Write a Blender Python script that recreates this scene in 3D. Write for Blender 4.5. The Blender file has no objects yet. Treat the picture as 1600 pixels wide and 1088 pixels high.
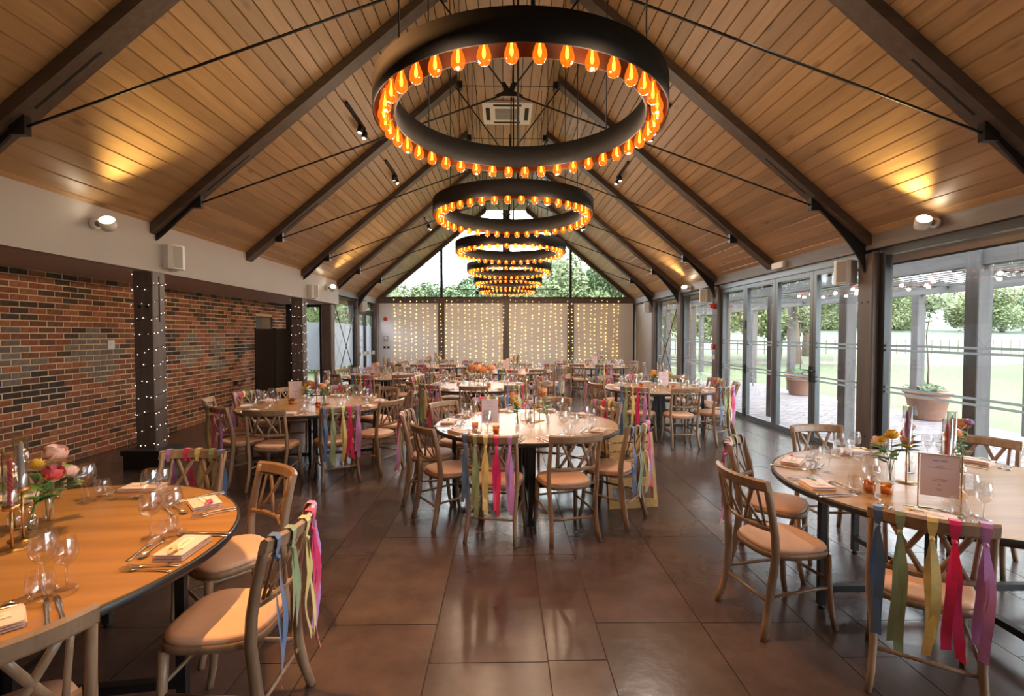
import bpy, math, random
from mathutils import Vector, Matrix

# ------------------------------------------------------------------ camera, world, exposure
SC = bpy.context.scene
COL = SC.collection
PI = math.pi
FPX = 770.0
cam_data = bpy.data.cameras.new('camera')
cam_data.sensor_width = 36.0
cam_data.lens = FPX / 1600.0 * 36.0
cam_data.clip_start = 0.05
cam_data.clip_end = 500.0
cam = bpy.data.objects.new('camera', cam_data)
COL.objects.link(cam)
cam.location = (-0.06, 0.0, 1.65)
cam.rotation_euler = (PI / 2 - math.atan(22 / FPX), 0.0, -math.atan(12 / FPX))
SC.camera = cam

SKY = (0.88, 0.94, 1.0)
SKY_STRENGTH = 5.2
world = bpy.data.worlds.new('overcast_sky')
SC.world = world
world.use_nodes = True
_n = world.node_tree.nodes
_bg = _n['Background']
_bg.inputs['Color'].default_value = (*SKY, 1)
_bg.inputs['Strength'].default_value = SKY_STRENGTH

vs = SC.view_settings
SC.display_settings.display_device = 'sRGB'
vs.view_transform = 'Standard'
vs.look = 'None'
vs.exposure = 1.2
vs.gamma = 1.0
vs.use_curve_mapping = False
cy = SC.cycles
cy.use_denoising = True
cy.max_bounces = 7
cy.diffuse_bounces = 4
cy.glossy_bounces = 4
cy.transmission_bounces = 6
cy.transparent_max_bounces = 40
cy.caustics_reflective = False
cy.caustics_refractive = False
cy.sample_clamp_indirect = 4.0

# lamp strengths (the lamps themselves are made in their builders)
W_BULB = 5.0        # watts of each point inside a ring chandelier
W_UP = 105.0         # wall uplights
W_TRACK = 80.0      # ceiling track spots
WARM = (1.0, 0.74, 0.50)
SPOTC = (1.0, 0.88, 0.76)

R = random.Random(7)

# ------------------------------------------------------------------ mesh helpers
class MB:
    def __init__(s):
        s.v = []; s.f = []; s.m = []; s.s = []
    def add(s, v, f, mi=0, sm=False):
        o = len(s.v)
        s.v.extend([tuple(p) for p in v])
        for q in f:
            s.f.append(tuple(i + o for i in q)); s.m.append(mi); s.s.append(sm)
        return s
    def box(s, x0, x1, y0, y1, z0, z1, mi=0):
        return s.add([(x0, y0, z0), (x1, y0, z0), (x1, y1, z0), (x0, y1, z0), (x0, y0, z1), (x1, y0, z1), (x1, y1, z1), (x0, y1, z1)],
                     [(3, 2, 1, 0), (4, 5, 6, 7), (0, 1, 5, 4), (1, 2, 6, 5), (2, 3, 7, 6), (3, 0, 4, 7)], mi)
    def cbox(s, x0, x1, y0, y1, z0, z1, c, mi=0):
        """box whose vertical and top edges are chamfered by c"""
        P = [(x0 + c, y0), (x1 - c, y0), (x1, y0 + c), (x1, y1 - c), (x1 - c, y1), (x0 + c, y1), (x0, y1 - c), (x0, y0 + c)]
        return s.prism(P, z0, z1, mi)
    def beam(s, a, b, w, h, up=(0, 0, 1), mi=0):
        a = Vector(a); b = Vector(b); d = (b - a).normalized(); u = Vector(up)
        sx = d.cross(u)
        if sx.length < 1e-5: sx = d.cross(Vector((0, 1, 0)))
        sx.normalize(); u = sx.cross(d).normalized()
        v = []
        for p in (a, b):
            for i, j in ((-1, -1), (1, -1), (1, 1), (-1, 1)):
                v.append(p + sx * (i * w / 2) + u * (j * h / 2))
        return s.add(v, [(0, 1, 2, 3), (7, 6, 5, 4), (0, 4, 5, 1), (1, 5, 6, 2), (2, 6, 7, 3), (3, 7, 4, 0)], mi)
    def tube(s, pts, r, n=8, mi=0, sm=True, caps=True, flat=None):
        """swept tube; r scalar, list, or list of (rx, ry); flat=(ux) fixes the x axis of the section"""
        pts = [Vector(p) for p in pts]; k = len(pts); v = []; f = []
        ref = None
        for i, p in enumerate(pts):
            d = (pts[min(i + 1, k - 1)] - pts[max(i - 1, 0)]).normalized()
            if flat is not None:
                x = Vector(flat)
            else:
                if ref is None:
                    ref = Vector((1, 0, 0)) if abs(d.x) < 0.9 else Vector((0, 1, 0))
                x = ref
            x = (x - d * x.dot(d)).normalized(); ref = x if flat is None else ref
            y = d.cross(x)
            ri = r[i] if isinstance(r, (list, tuple)) and not (len(r) == 2 and k != 2 and not isinstance(r[0], (list, tuple))) else r
            rx, ry = ri if isinstance(ri, (list, tuple)) else (ri, ri)
            for j in range(n):
                t = 2 * PI * (j + 0.5) / n
                v.append(p + x * (rx * math.cos(t)) + y * (ry * math.sin(t)))
        for i in range(k - 1):
            for j in range(n):
                f.append((i * n + j, i * n + (j + 1) % n, (i + 1) * n + (j + 1) % n, (i + 1) * n + j))
        s.add(v, f, mi, sm)
        if caps:
            o = len(s.v) - k * n
            s.f.append(tuple(o + j for j in reversed(range(n)))); s.m.append(mi); s.s.append(False)
            s.f.append(tuple(o + (k - 1) * n + j for j in range(n))); s.m.append(mi); s.s.append(False)
        return s
    def lathe(s, prof, n=16, c=(0, 0, 0), mi=0, sm=True):
        v = []; f = []; k = len(prof)
        for (r, z) in prof:
            for j in range(n):
                t = 2 * PI * j / n
                v.append((c[0] + r * math.cos(t), c[1] + r * math.sin(t), c[2] + z))
        for i in range(k - 1):
            for j in range(n):
                f.append((i * n + j, i * n + (j + 1) % n, (i + 1) * n + (j + 1) % n, (i + 1) * n + j))
        return s.add(v, f, mi, sm)
    def prism(s, poly, z0, z1, mi=0, sm=False):
        n = len(poly)
        v = [(p[0], p[1], z0) for p in poly] + [(p[0], p[1], z1) for p in poly]
        f = [tuple(reversed(range(n))), tuple(range(n, 2 * n))]
        s.add(v, f, mi)
        o = len(s.v) - 2 * n
        for j in range(n):
            s.f.append((o + j, o + (j + 1) % n, o + n + (j + 1) % n, o + n + j)); s.m.append(mi); s.s.append(sm)
        return s
    def grid(s, fn, nu, nv, mi=0, sm=True):
        v = [fn(i / nu, j / nv) for i in range(nu + 1) for j in range(nv + 1)]
        f = [(i * (nv + 1) + j, (i + 1) * (nv + 1) + j, (i + 1) * (nv + 1) + j + 1, i * (nv + 1) + j + 1) for i in range(nu) for j in range(nv)]
        return s.add(v, f, mi, sm)
    def mesh(s, name, mats):
        me = bpy.data.meshes.new(name)
        me.from_pydata(s.v, [], s.f)
        if not isinstance(mats, (list, tuple)): mats = [mats]
        for m in mats: me.materials.append(m)
        me.polygons.foreach_set('material_index', s.m)
        me.polygons.foreach_set('use_smooth', s.s)
        me.update()
        return me
    def build(s, name, mats, parent=None, loc=None, rz=None):
        return mobj(name, s.mesh(name, mats), parent, loc, rz)

def mobj(name, me, parent=None, loc=None, rz=None):
    o = bpy.data.objects.new(name, me)
    COL.objects.link(o)
    if parent is not None: o.parent = parent
    if loc is not None: o.location = loc
    if rz is not None: o.rotation_euler = (0, 0, rz)
    return o

def tag(o, label, cat, group=None):
    o['label'] = label; o['category'] = cat
    if group: o['group'] = group
    return o
def thing(name, label, cat, loc=(0, 0, 0), rz=0.0, group=None):
    o = bpy.data.objects.new(name, None)
    COL.objects.link(o)
    o.location = loc; o.rotation_euler = (0, 0, rz)
    o.empty_display_size = 0.1
    return tag(o, label, cat, group)
def struct(o):
    o['kind'] = 'structure'; return o
def stuff(o):
    o['kind'] = 'stuff'; return o
def copy_tree(o, parent=None):
    c = o.copy(); COL.objects.link(c); c.parent = parent
    for ch in o.children: copy_tree(ch, c)
    return c
def lamp(name, kind, loc, energy, color, parent=None, aim=None, size=0.05, cone=60, blend=0.5):
    d = bpy.data.lights.new(name, kind)
    d.energy = energy; d.color = color
    d.shadow_soft_size = size
    if kind == 'SPOT': d.spot_size = math.radians(cone); d.spot_blend = blend
    o = bpy.data.objects.new(name, d); COL.objects.link(o)
    o.location = loc
    if aim is not None:
        o.rotation_euler = (Vector(aim) - Vector(loc)).to_track_quat('-Z', 'Y').to_euler()
    if parent is not None: o.parent = parent
    return o

# ------------------------------------------------------------------ materials
def mat(name, col, rough=0.5, metal=0.0, var=0.0, vscale=8.0, stretch=(1, 1, 1), bump=0.0, bscale=40.0, coat=0.0, emit=None, estr=0.0,
        objcol=False, attr=None, rnd=0.0, island=0.0, spec=None, col2=None, trans=0.0, sheen=0.0):
    m = bpy.data.materials.new(name); m.use_nodes = True
    nt = m.node_tree; N = nt.nodes; L = nt.links
    b = N['Principled BSDF']
    b.inputs['Roughness'].default_value = rough
    b.inputs['Metallic'].default_value = metal
    if spec is not None: b.inputs['Specular IOR Level'].default_value = spec
    if coat: b.inputs['Coat Weight'].default_value = coat; b.inputs['Coat Roughness'].default_value = 0.12
    if sheen: b.inputs['Sheen Weight'].default_value = sheen
    if trans: b.inputs['Transmission Weight'].default_value = trans
    if emit: b.inputs['Emission Color'].default_value = (*emit, 1); b.inputs['Emission Strength'].default_value = estr
    base = None
    if objcol:
        oi = N.new('ShaderNodeObjectInfo'); base = oi.outputs['Color']
    elif attr:
        a = N.new('ShaderNodeAttribute'); a.attribute_name = attr; base = a.outputs['Color']
    need = var > 0 or base is not None or rnd or island
    tc = None
    if need or bump:
        tc = N.new('ShaderNodeTexCoord'); mp = N.new('ShaderNodeMapping'); mp.inputs['Scale'].default_value = stretch
        L.new(tc.outputs['Object'], mp.inputs['Vector'])
    if need:
        cur = base
        if cur is None:
            rgb = N.new('ShaderNodeRGB'); rgb.outputs[0].default_value = (*col, 1); cur = rgb.outputs[0]
        if var:
            nz = N.new('ShaderNodeTexNoise'); nz.inputs['Scale'].default_value = vscale; nz.inputs['Detail'].default_value = 6
            nz.inputs['Roughness'].default_value = 0.6
            L.new(mp.outputs[0], nz.inputs['Vector'])
            mr = N.new('ShaderNodeMapRange'); mr.inputs['From Min'].default_value = 0.28; mr.inputs['From Max'].default_value = 0.72
            L.new(nz.outputs['Fac'], mr.inputs['Value'])
            mx = N.new('ShaderNodeMix'); mx.data_type = 'RGBA'
            L.new(mr.outputs['Result'], mx.inputs['Factor'])
            if col2 is not None:
                L.new(cur, mx.inputs['A']); mx.inputs['B'].default_value = (*col2, 1)
            else:
                lo = N.new('ShaderNodeMix'); lo.data_type = 'RGBA'; lo.blend_type = 'MULTIPLY'; lo.inputs['Factor'].default_value = 1
                lo.inputs['B'].default_value = (1 - var, 1 - var, 1 - var, 1); L.new(cur, lo.inputs['A'])
                hi = N.new('ShaderNodeMix'); hi.data_type = 'RGBA'; hi.blend_type = 'MULTIPLY'; hi.inputs['Factor'].default_value = 1
                hi.inputs['B'].default_value = (1 + var, 1 + var, 1 + var, 1); L.new(cur, hi.inputs['A'])
                hi.clamp_result = False
                L.new(lo.outputs['Result'], mx.inputs['A']); L.new(hi.outputs['Result'], mx.inputs['B'])
            cur = mx.outputs['Result']
        if rnd or island:
            if rnd:
                src = N.new('ShaderNodeObjectInfo').outputs['Random']; amt = rnd
            else:
                src = N.new('ShaderNodeNewGeometry').outputs['Random Per Island']; amt = island
            hs = N.new('ShaderNodeHueSaturation')
            mv = N.new('ShaderNodeMapRange'); mv.inputs['To Min'].default_value = 1 - amt; mv.inputs['To Max'].default_value = 1 + amt
            L.new(src, mv.inputs['Value']); L.new(mv.outputs['Result'], hs.inputs['Value']); L.new(cur, hs.inputs['Color'])
            cur = hs.outputs['Color']
        L.new(cur, b.inputs['Base Color'])
    else:
        b.inputs['Base Color'].default_value = (*col, 1)
    if bump:
        nb = N.new('ShaderNodeTexNoise'); nb.inputs['Scale'].default_value = bscale; nb.inputs['Detail'].default_value = 5
        L.new(mp.outputs[0], nb.inputs['Vector'])
        bp = N.new('ShaderNodeBump'); bp.inputs['Strength'].default_value = bump; bp.inputs['Distance'].default_value = 0.02
        L.new(nb.outputs['Fac'], bp.inputs['Height']); L.new(bp.outputs['Normal'], b.inputs['Normal'])
    return m

def schlick(N, L, f0):
    """Fresnel reflectance that is the same from both sides of a thin sheet"""
    lw = N.new('ShaderNodeLayerWeight'); lw.inputs['Blend'].default_value = 0.5
    pw = N.new('ShaderNodeMath'); pw.operation = 'POWER'; pw.inputs[1].default_value = 5.0
    ma = N.new('ShaderNodeMath'); ma.operation = 'MULTIPLY_ADD'; ma.inputs[1].default_value = 1 - f0; ma.inputs[2].default_value = f0
    L.new(lw.outputs['Facing'], pw.inputs[0]); L.new(pw.outputs[0], ma.inputs[0])
    return ma

def glassy(name, tint=(1, 1, 1), refl=1.0, rough=0.02, f0=0.04):
    """thin clear glass: straight-through transmission plus Fresnel reflection"""
    m = bpy.data.materials.new(name); m.use_nodes = True
    nt = m.node_tree; N = nt.nodes; L = nt.links; N.clear()
    out = N.new('ShaderNodeOutputMaterial')
    tr = N.new('ShaderNodeBsdfTransparent'); tr.inputs['Color'].default_value = (*tint, 1)
    gl = N.new('ShaderNodeBsdfGlossy'); gl.inputs['Roughness'].default_value = rough
    fr = schlick(N, L, f0)
    mu = N.new('ShaderNodeMath'); mu.operation = 'MULTIPLY'; mu.inputs[1].default_value = refl; mu.use_clamp = True
    mx = N.new('ShaderNodeMixShader')
    L.new(fr.outputs[0], mu.inputs[0]); L.new(mu.outputs[0], mx.inputs['Fac'])
    L.new(tr.outputs[0], mx.inputs[1]); L.new(gl.outputs[0], mx.inputs[2]); L.new(mx.outputs[0], out.inputs['Surface'])
    return m

def frost(name, col, fac):
    m = bpy.data.materials.new(name); m.use_nodes = True
    nt = m.node_tree; N = nt.nodes; L = nt.links; N.clear()
    out = N.new('ShaderNodeOutputMaterial')
    tl = N.new('ShaderNodeBsdfTranslucent'); tl.inputs['Color'].default_value = (*col, 1)
    df = N.new('ShaderNodeBsdfDiffuse'); df.inputs['Color'].default_value = (*col, 1)
    tr = N.new('ShaderNodeBsdfTransparent')
    a = N.new('ShaderNodeMixShader'); a.inputs['Fac'].default_value = 0.35
    b = N.new('ShaderNodeMixShader'); b.inputs['Fac'].default_value = fac
    L.new(tl.outputs[0], a.inputs[1]); L.new(df.outputs[0], a.inputs[2])
    L.new(tr.outputs[0], b.inputs[1]); L.new(a.outputs[0], b.inputs[2]); L.new(b.outputs[0], out.inputs['Surface'])
    return m

def emitter(name, col, strength):
    m = bpy.data.materials.new(name); m.use_nodes = True
    nt = m.node_tree; N = nt.nodes; L = nt.links; N.clear()
    out = N.new('ShaderNodeOutputMaterial'); e = N.new('ShaderNodeEmission')
    e.inputs['Color'].default_value = (*col, 1); e.inputs['Strength'].default_value = strength
    L.new(e.outputs[0], out.inputs['Surface'])
    m.cycles.emission_sampling = 'NONE'
    return m

def wood(name, a, b, scale, rough, axis, coat=0.0, objrand=True, rnd=0.0, knots=0.0, objcol=False, bump=0.05):
    """grain stretched along an axis, shifted per object, with optional knots"""
    m = bpy.data.materials.new(name); m.use_nodes = True
    nt = m.node_tree; N = nt.nodes; L = nt.links; P = N['Principled BSDF']
    P.inputs['Roughness'].default_value = rough
    if coat: P.inputs['Coat Weight'].default_value = coat; P.inputs['Coat Roughness'].default_value = 0.2
    tc = N.new('ShaderNodeTexCoord'); oi = N.new('ShaderNodeObjectInfo')
    ad = N.new('ShaderNodeVectorMath'); ad.operation = 'ADD'
    ml = N.new('ShaderNodeMath'); ml.operation = 'MULTIPLY'; ml.inputs[1].default_value = 37.0 if objrand else 0.0
    L.new(oi.outputs['Random'], ml.inputs[0]); L.new(tc.outputs['Object'], ad.inputs[0]); L.new(ml.outputs[0], ad.inputs[1])
    mp = N.new('ShaderNodeMapping')
    sc = [scale] * 3; sc[axis] = scale * 0.07; mp.inputs['Scale'].default_value = sc
    L.new(ad.outputs[0], mp.inputs['Vector'])
    nz = N.new('ShaderNodeTexNoise'); nz.inputs['Scale'].default_value = 1.0; nz.inputs['Detail'].default_value = 7; nz.inputs['Roughness'].default_value = 0.62
    nz.inputs['Distortion'].default_value = 0.6
    L.new(mp.outputs[0], nz.inputs['Vector'])
    cr = N.new('ShaderNodeValToRGB'); cr.color_ramp.elements[0].position = 0.3; cr.color_ramp.elements[1].position = 0.7
    cr.color_ramp.elements[0].color = (*b, 1); cr.color_ramp.elements[1].color = (*a, 1)
    L.new(nz.outputs['Fac'], cr.inputs['Fac']); cur = cr.outputs['Color']
    if knots:
        mk = N.new('ShaderNodeMapping'); sk = [4.2] * 3; sk[axis] = 1.5; mk.inputs['Scale'].default_value = sk
        L.new(ad.outputs[0], mk.inputs['Vector'])
        vo = N.new('ShaderNodeTexVoronoi'); vo.inputs['Scale'].default_value = 1.0
        L.new(mk.outputs[0], vo.inputs['Vector'])
        kr = N.new('ShaderNodeMapRange'); kr.inputs['From Min'].default_value = 0.05; kr.inputs['From Max'].default_value = 0.16
        kr.inputs['To Min'].default_value = 1 - knots; kr.inputs['To Max'].default_value = 1.0
        L.new(vo.outputs['Distance'], kr.inputs['Value'])
        km = N.new('ShaderNodeMix'); km.data_type = 'RGBA'; km.blend_type = 'MULTIPLY'; km.inputs['Factor'].default_value = 1
        L.new(cur, km.inputs['A']); L.new(kr.outputs['Result'], km.inputs['B']); cur = km.outputs['Result']
    if rnd:
        hs = N.new('ShaderNodeHueSaturation'); mv = N.new('ShaderNodeMapRange')
        mv.inputs['To Min'].default_value = 1 - rnd; mv.inputs['To Max'].default_value = 1 + rnd
        L.new(oi.outputs['Random'], mv.inputs['Value']); L.new(mv.outputs['Result'], hs.inputs['Value']); L.new(cur, hs.inputs['Color'])
        cur = hs.outputs['Color']
    L.new(cur, P.inputs['Base Color'])
    if bump:
        bp = N.new('ShaderNodeBump'); bp.inputs['Strength'].default_value = bump; bp.inputs['Distance'].default_value = 0.01
        L.new(nz.outputs['Fac'], bp.inputs['Height']); L.new(bp.outputs['Normal'], P.inputs['Normal'])
    return m

M = {}
M['plank'] = wood('ceiling_oak', (0.42, 0.262, 0.132), (0.29, 0.172, 0.08), 9.0, 0.40, 1, rnd=0.16, knots=0.45)
M['rafter'] = wood('dark_stained_timber', (0.105, 0.075, 0.058), (0.06, 0.043, 0.034), 14.0, 0.5, 0, rnd=0.05)
M['post'] = wood('grey_brown_post', (0.135, 0.10, 0.085), (0.085, 0.062, 0.052), 14.0, 0.5, 2, rnd=0.05)
M['eave'] = wood('grey_eave_timber', (0.20, 0.17, 0.155), (0.13, 0.108, 0.097), 12.0, 0.55, 1)
M['chair'] = wood('limed_chair_wood', (0.37, 0.235, 0.145), (0.22, 0.13, 0.072), 26.0, 0.38, 2, rnd=0.12)
M['table'] = wood('oak_table_top', (0.50, 0.255, 0.08), (0.35, 0.165, 0.045), 11.0, 0.32, 0, rnd=0.08, coat=0.1, bump=0.02)
M['pine'] = wood('pine', (0.72, 0.45, 0.17), (0.60, 0.35, 0.12), 12.0, 0.45, 2)
M['grey_timber'] = wood('weathered_pergola_timber', (0.13, 0.12, 0.118), (0.08, 0.073, 0.072), 12.0, 0.8, 2)
M['grey_timber_y'] = wood('weathered_pergola_beam', (0.13, 0.12, 0.118), (0.08, 0.073, 0.072), 12.0, 0.8, 1)
M['white_wall'] = mat('white_plaster', (0.44, 0.415, 0.40), 0.8, var=0.03, vscale=2, bump=0.03, bscale=60)
M['back_panel'] = mat('white_panel', (0.74, 0.73, 0.77), 0.75, var=0.02, vscale=2)
M['soffit'] = mat('soffit_plaster', (0.66, 0.54, 0.52), 0.8, var=0.02, vscale=2)
M['mortar'] = mat('lime_mortar', (0.66, 0.49, 0.31), 0.9, var=0.12, vscale=20, bump=0.3, bscale=90)
M['brick'] = mat('brick_face', (0.3, 0.1, 0.05), 0.85, var=0.28, vscale=22, bump=0.5, bscale=60, objcol=True)
M['brick_mass'] = mat('brick_face_far', (0.3, 0.1, 0.05), 0.85, var=0.28, vscale=22, bump=0.5, bscale=60, attr='tone')
M['slate'] = mat('slate_tile', (0.07, 0.055, 0.05), 0.235, var=0.34, vscale=3.0, bump=0.06, bscale=12, objcol=True, spec=0.55)
M['slate_mass'] = mat('slate_tile_far', (0.07, 0.055, 0.05), 0.235, var=0.34, vscale=3.0, bump=0.06, bscale=12, attr='tone', spec=0.55)
M['grout'] = mat('dark_grout', (0.05, 0.042, 0.038), 0.7)
M['black_steel'] = mat('black_steel', (0.018, 0.017, 0.017), 0.4, 0.3)
M['table_edge'] = mat('black_table_edge', (0.028, 0.024, 0.022), 0.35)
M['alu'] = mat('dark_grey_aluminium', (0.10, 0.11, 0.115), 0.35, 0.4)
M['alu_dark'] = mat('near_black_aluminium', (0.03, 0.032, 0.034), 0.35, 0.3)
M['pane'] = glassy('window_glass', (0.97, 0.985, 0.98), 0.9, 0.0)
M['frost'] = frost('frosted_film', (0.55, 0.57, 0.60), 0.90)
M['band'] = frost('frosted_stripe', (0.33, 0.345, 0.345), 0.85)
M['glass'] = glassy('clear_glass', (0.97, 0.97, 0.97), 1.5, 0.02, 0.12)
M['amber_bulb'] = None
M['ring'] = mat('blackened_ring', (0.014, 0.012, 0.011), 0.75, 0.0, var=0.2, vscale=30, spec=0.25)
M['ring_in'] = mat('copper_ring_lining', (0.035, 0.009, 0.0025), 0.55, 0.1)
M['brass'] = mat('brushed_gold', (0.62, 0.36, 0.14), 0.3, 0.9)
M['copper'] = mat('copper_socket', (0.4, 0.17, 0.06), 0.35, 0.8)
M['silver'] = mat('polished_cutlery', (0.78, 0.75, 0.72), 0.25, 1.0)
M['napkin'] = mat('blush_napkin', (0.80, 0.60, 0.52), 0.85, var=0.06, vscale=30, sheen=0.3)
M['card'] = mat('cream_card', (0.86, 0.78, 0.66), 0.7)
M['pad'] = mat('blush_seat_pad', (0.76, 0.45, 0.29), 0.55, var=0.05, vscale=18, rnd=0.06)
M['white_plastic'] = mat('white_plastic', (0.72, 0.70, 0.68), 0.4)
M['grey_plastic'] = mat('grey_plastic', (0.33, 0.32, 0.31), 0.45)
M['dark'] = mat('black_gap', (0.008, 0.007, 0.006), 0.8)
M['red'] = mat('alarm_red', (0.6, 0.02, 0.03), 0.35)
M['wicker'] = mat('dark_wicker', (0.05, 0.032, 0.022), 0.6, var=0.5, vscale=45, bump=0.8, bscale=80)
M['lamp_on'] = emitter('lit_lamp_face', (1.0, 0.86, 0.62), 12.0)
M['led'] = emitter('warm_led', (1.0, 0.62, 0.17), 2.2)
M['led_white'] = emitter('white_led', (1.0, 0.90, 0.78), 3.0)
M['lens'] = emitter('spot_lens', (1.0, 0.9, 0.75), 1.5)
M['filament'] = emitter('glowing_filament', (1.0, 0.52, 0.13), 4.5)
M['terracotta'] = mat('terracotta', (0.25, 0.13, 0.088), 0.8, var=0.08, vscale=6)
M['soil'] = mat('soil', (0.05, 0.035, 0.025), 0.9)
M['lawn'] = mat('mown_lawn', (0.070, 0.092, 0.035), 0.9, var=0.3, vscale=3.0, bump=0.4, bscale=40, col2=(0.086, 0.104, 0.046))
M['meadow'] = mat('meadow', (0.072, 0.105, 0.058), 0.9, var=0.3, vscale=0.5, col2=(0.09, 0.115, 0.072))
M['gravel'] = mat('gravel_path', (0.17, 0.14, 0.112), 0.9, var=0.1, vscale=12)
M['paver'] = mat('block_paver', (0.36, 0.30, 0.31), 0.75, var=0.15, vscale=14, objcol=True)
M['paver_mass'] = mat('block_paver_far', (0.36, 0.30, 0.31), 0.75, var=0.15, vscale=14, attr='tone')
M['bark'] = mat('bark', (0.16, 0.12, 0.09), 0.9, var=0.3, vscale=10, stretch=(1, 1, 0.2), bump=0.5, bscale=20)
M['leaf_a'] = mat('tree_leaf_a', (0.145, 0.185, 0.075), 0.6, island=0.4)
M['leaf_b'] = mat('tree_leaf_b', (0.095, 0.142, 0.064), 0.6, island=0.4)
M['leaf_c'] = mat('tree_leaf_c', (0.195, 0.22, 0.105), 0.6, island=0.35)
M['stem'] = mat('flower_stem', (0.12, 0.24, 0.06), 0.5)
M['fleaf'] = mat('flower_leaf', (0.10, 0.22, 0.06), 0.45, rnd=0.3)
M['wick'] = mat('wick', (0.05, 0.04, 0.04), 0.8)
M['votive'] = glassy('amber_glass', (0.95, 0.62, 0.30), 1.6, 0.05)
M['sign_card'] = mat('lilac_menu_card', (0.74, 0.58, 0.60), 0.6)
M['ink'] = mat('grey_ink', (0.22, 0.18, 0.2), 0.7)
M['leather'] = mat('pin_board_floral_card', (0.85, 0.84, 0.82), 0.5)
RIB = {'blue': (0.085, 0.17, 0.34), 'green': (0.27, 0.34, 0.17), 'yellow': (0.74, 0.58, 0.20), 'pink': (0.72, 0.012, 0.13), 'lilac': (0.56, 0.24, 0.56)}
for k, c in RIB.items(): M['rib_' + k] = mat('satin_ribbon_' + k, c, 0.38, sheen=0.5, var=0.1, vscale=25)
CAN = {'pink': (0.62, 0.02, 0.10), 'pale_blue': (0.50, 0.60, 0.62), 'purple': (0.26, 0.08, 0.36), 'yellow': (0.75, 0.50, 0.14), 'blush': (0.75, 0.42, 0.36), 'grey': (0.33, 0.36, 0.38)}
for k, c in CAN.items(): M['can_' + k] = mat('candle_wax_' + k, c, 0.45)
FLO = {'peach': (0.90, 0.50, 0.28), 'pink': (0.82, 0.16, 0.16), 'orange': (0.88, 0.36, 0.11), 'blush': (0.90, 0.66, 0.56), 'yellow': (0.82, 0.52, 0.06), 'lilac': (0.5, 0.3, 0.6), 'cream': (0.85, 0.72, 0.5)}
for k, c in FLO.items(): M['flo_' + k] = mat('petal_' + k, c, 0.6, var=0.12, vscale=30)

def bulb_glass():
    m = bpy.data.materials.new('amber_bulb_glass'); m.use_nodes = True
    nt = m.node_tree; N = nt.nodes; L = nt.links; N.clear()
    out = N.new('ShaderNodeOutputMaterial')
    tr = N.new('ShaderNodeBsdfTransparent'); tr.inputs['Color'].default_value = (1.0, 0.48, 0.12, 1)
    gl = N.new('ShaderNodeBsdfGlossy'); gl.inputs['Roughness'].default_value = 0.05
    fr = schlick(N, L, 0.04)
    em = N.new('ShaderNodeEmission'); em.inputs['Color'].default_value = (1.0, 0.24, 0.012, 1); em.inputs['Strength'].default_value = 0.24
    a = N.new('ShaderNodeMixShader'); s = N.new('ShaderNodeAddShader')
    L.new(fr.outputs[0], a.inputs['Fac']); L.new(tr.outputs[0], a.inputs[1]); L.new(gl.outputs[0], a.inputs[2])
    L.new(a.outputs[0], s.inputs[0]); L.new(em.outputs[0], s.inputs[1]); L.new(s.outputs[0], out.inputs['Surface'])
    m.cycles.emission_sampling = 'NONE'
    return m
M['amber_bulb'] = bulb_glass()

# ------------------------------------------------------------------ dimensions
XR = 4.5; XF = -4.36; XB = -5.68            # right posts, white fascia, brick wall
YB = 17.3; YN = -2.2                        # end wall, wall behind the camera
TAN = 0.84; EAVE = 2.885; FLATZ = 6.05
FLATX = XR - (FLATZ - EAVE) / TAN
SOFF = 2.414
BAY = 2.225
RY = [6.18 + BAY * k for k in range(-3, 5)]  # rafters
def rz(x): return min(FLATZ, EAVE + TAN * (XR - abs(x)))
COSR = 1 / math.sqrt(1 + TAN * TAN)

def colattr(me, cols):
    """one colour per face -> corner colour attribute 'tone'"""
    a = me.color_attributes.new('tone', 'FLOAT_COLOR', 'CORNER')
    buf = []
    for p, c in zip(me.polygons, cols):
        buf.extend([c[0], c[1], c[2], 1.0] * p.loop_total)
    a.data.foreach_set('color', buf)

# ------------------------------------------------------------------ floor
floor = struct(MB().box(-6.4, XR + 0.25, YN, YB + 0.1, -0.12, -0.008).build('floor', M['grout']))
edges = []; x = -1.34 - 0.6 - 0.6 - 0.3 - 0.6 - 0.6 - 0.3 - 0.6 - 0.6 - 0.3
seq = [0.3, 0.6, 0.6]
i = 0
while x < XR + 0.1:
    w = seq[i % 3]; edges.append((x, x + w)); x += w; i += 1
tiles = []
for i, (x0, x1) in enumerate(edges):
    off = 2.44 if i % 3 == 0 else (2.76 if i % 3 == 1 else 2.43 if (i // 3) % 2 else 2.75)
    y = off - 1.2 * 5
    while y < YB:
        a, b = max(y, YN), min(y + 1.2, YB)
        if b - a > 0.02 and x1 > XB - 0.1: tiles.append((max(x0, XB - 0.2), min(x1, XR + 0.2), a, b))
        y += 1.2
tiles = [t for t in tiles if t[1] - t[0] > 0.05]
tiles.sort(key=lambda t: (t[3] < 1.2, math.hypot((t[0] + t[1]) / 2, (t[2] + t[3]) / 2)))
g = 0.003
mass = MB(); mcol = []
def slate_tone():
    k = R.uniform(0.78, 1.25)
    return (0.086 * k, 0.056 * k * R.uniform(0.95, 1.03), 0.046 * k * R.uniform(0.92, 1.05))
for n, (x0, x1, y0, y1) in enumerate(tiles):
    dz = R.uniform(-0.0008, 0)
    if n < 295:
        o = MB().box(x0 + g, x1 - g, y0 + g, y1 - g, -0.02, dz).build('floor_tile', M['slate'], floor)
        o.color = (*slate_tone(), 1)
    else:
        mass.box(x0 + g, x1 - g, y0 + g, y1 - g, -0.02, dz); mcol += [slate_tone()] * 6
if mcol:
    me = mass.mesh('floor_tile', M['slate_mass']); colattr(me, mcol)
    stuff(mobj('floor_tile', me, floor))

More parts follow.
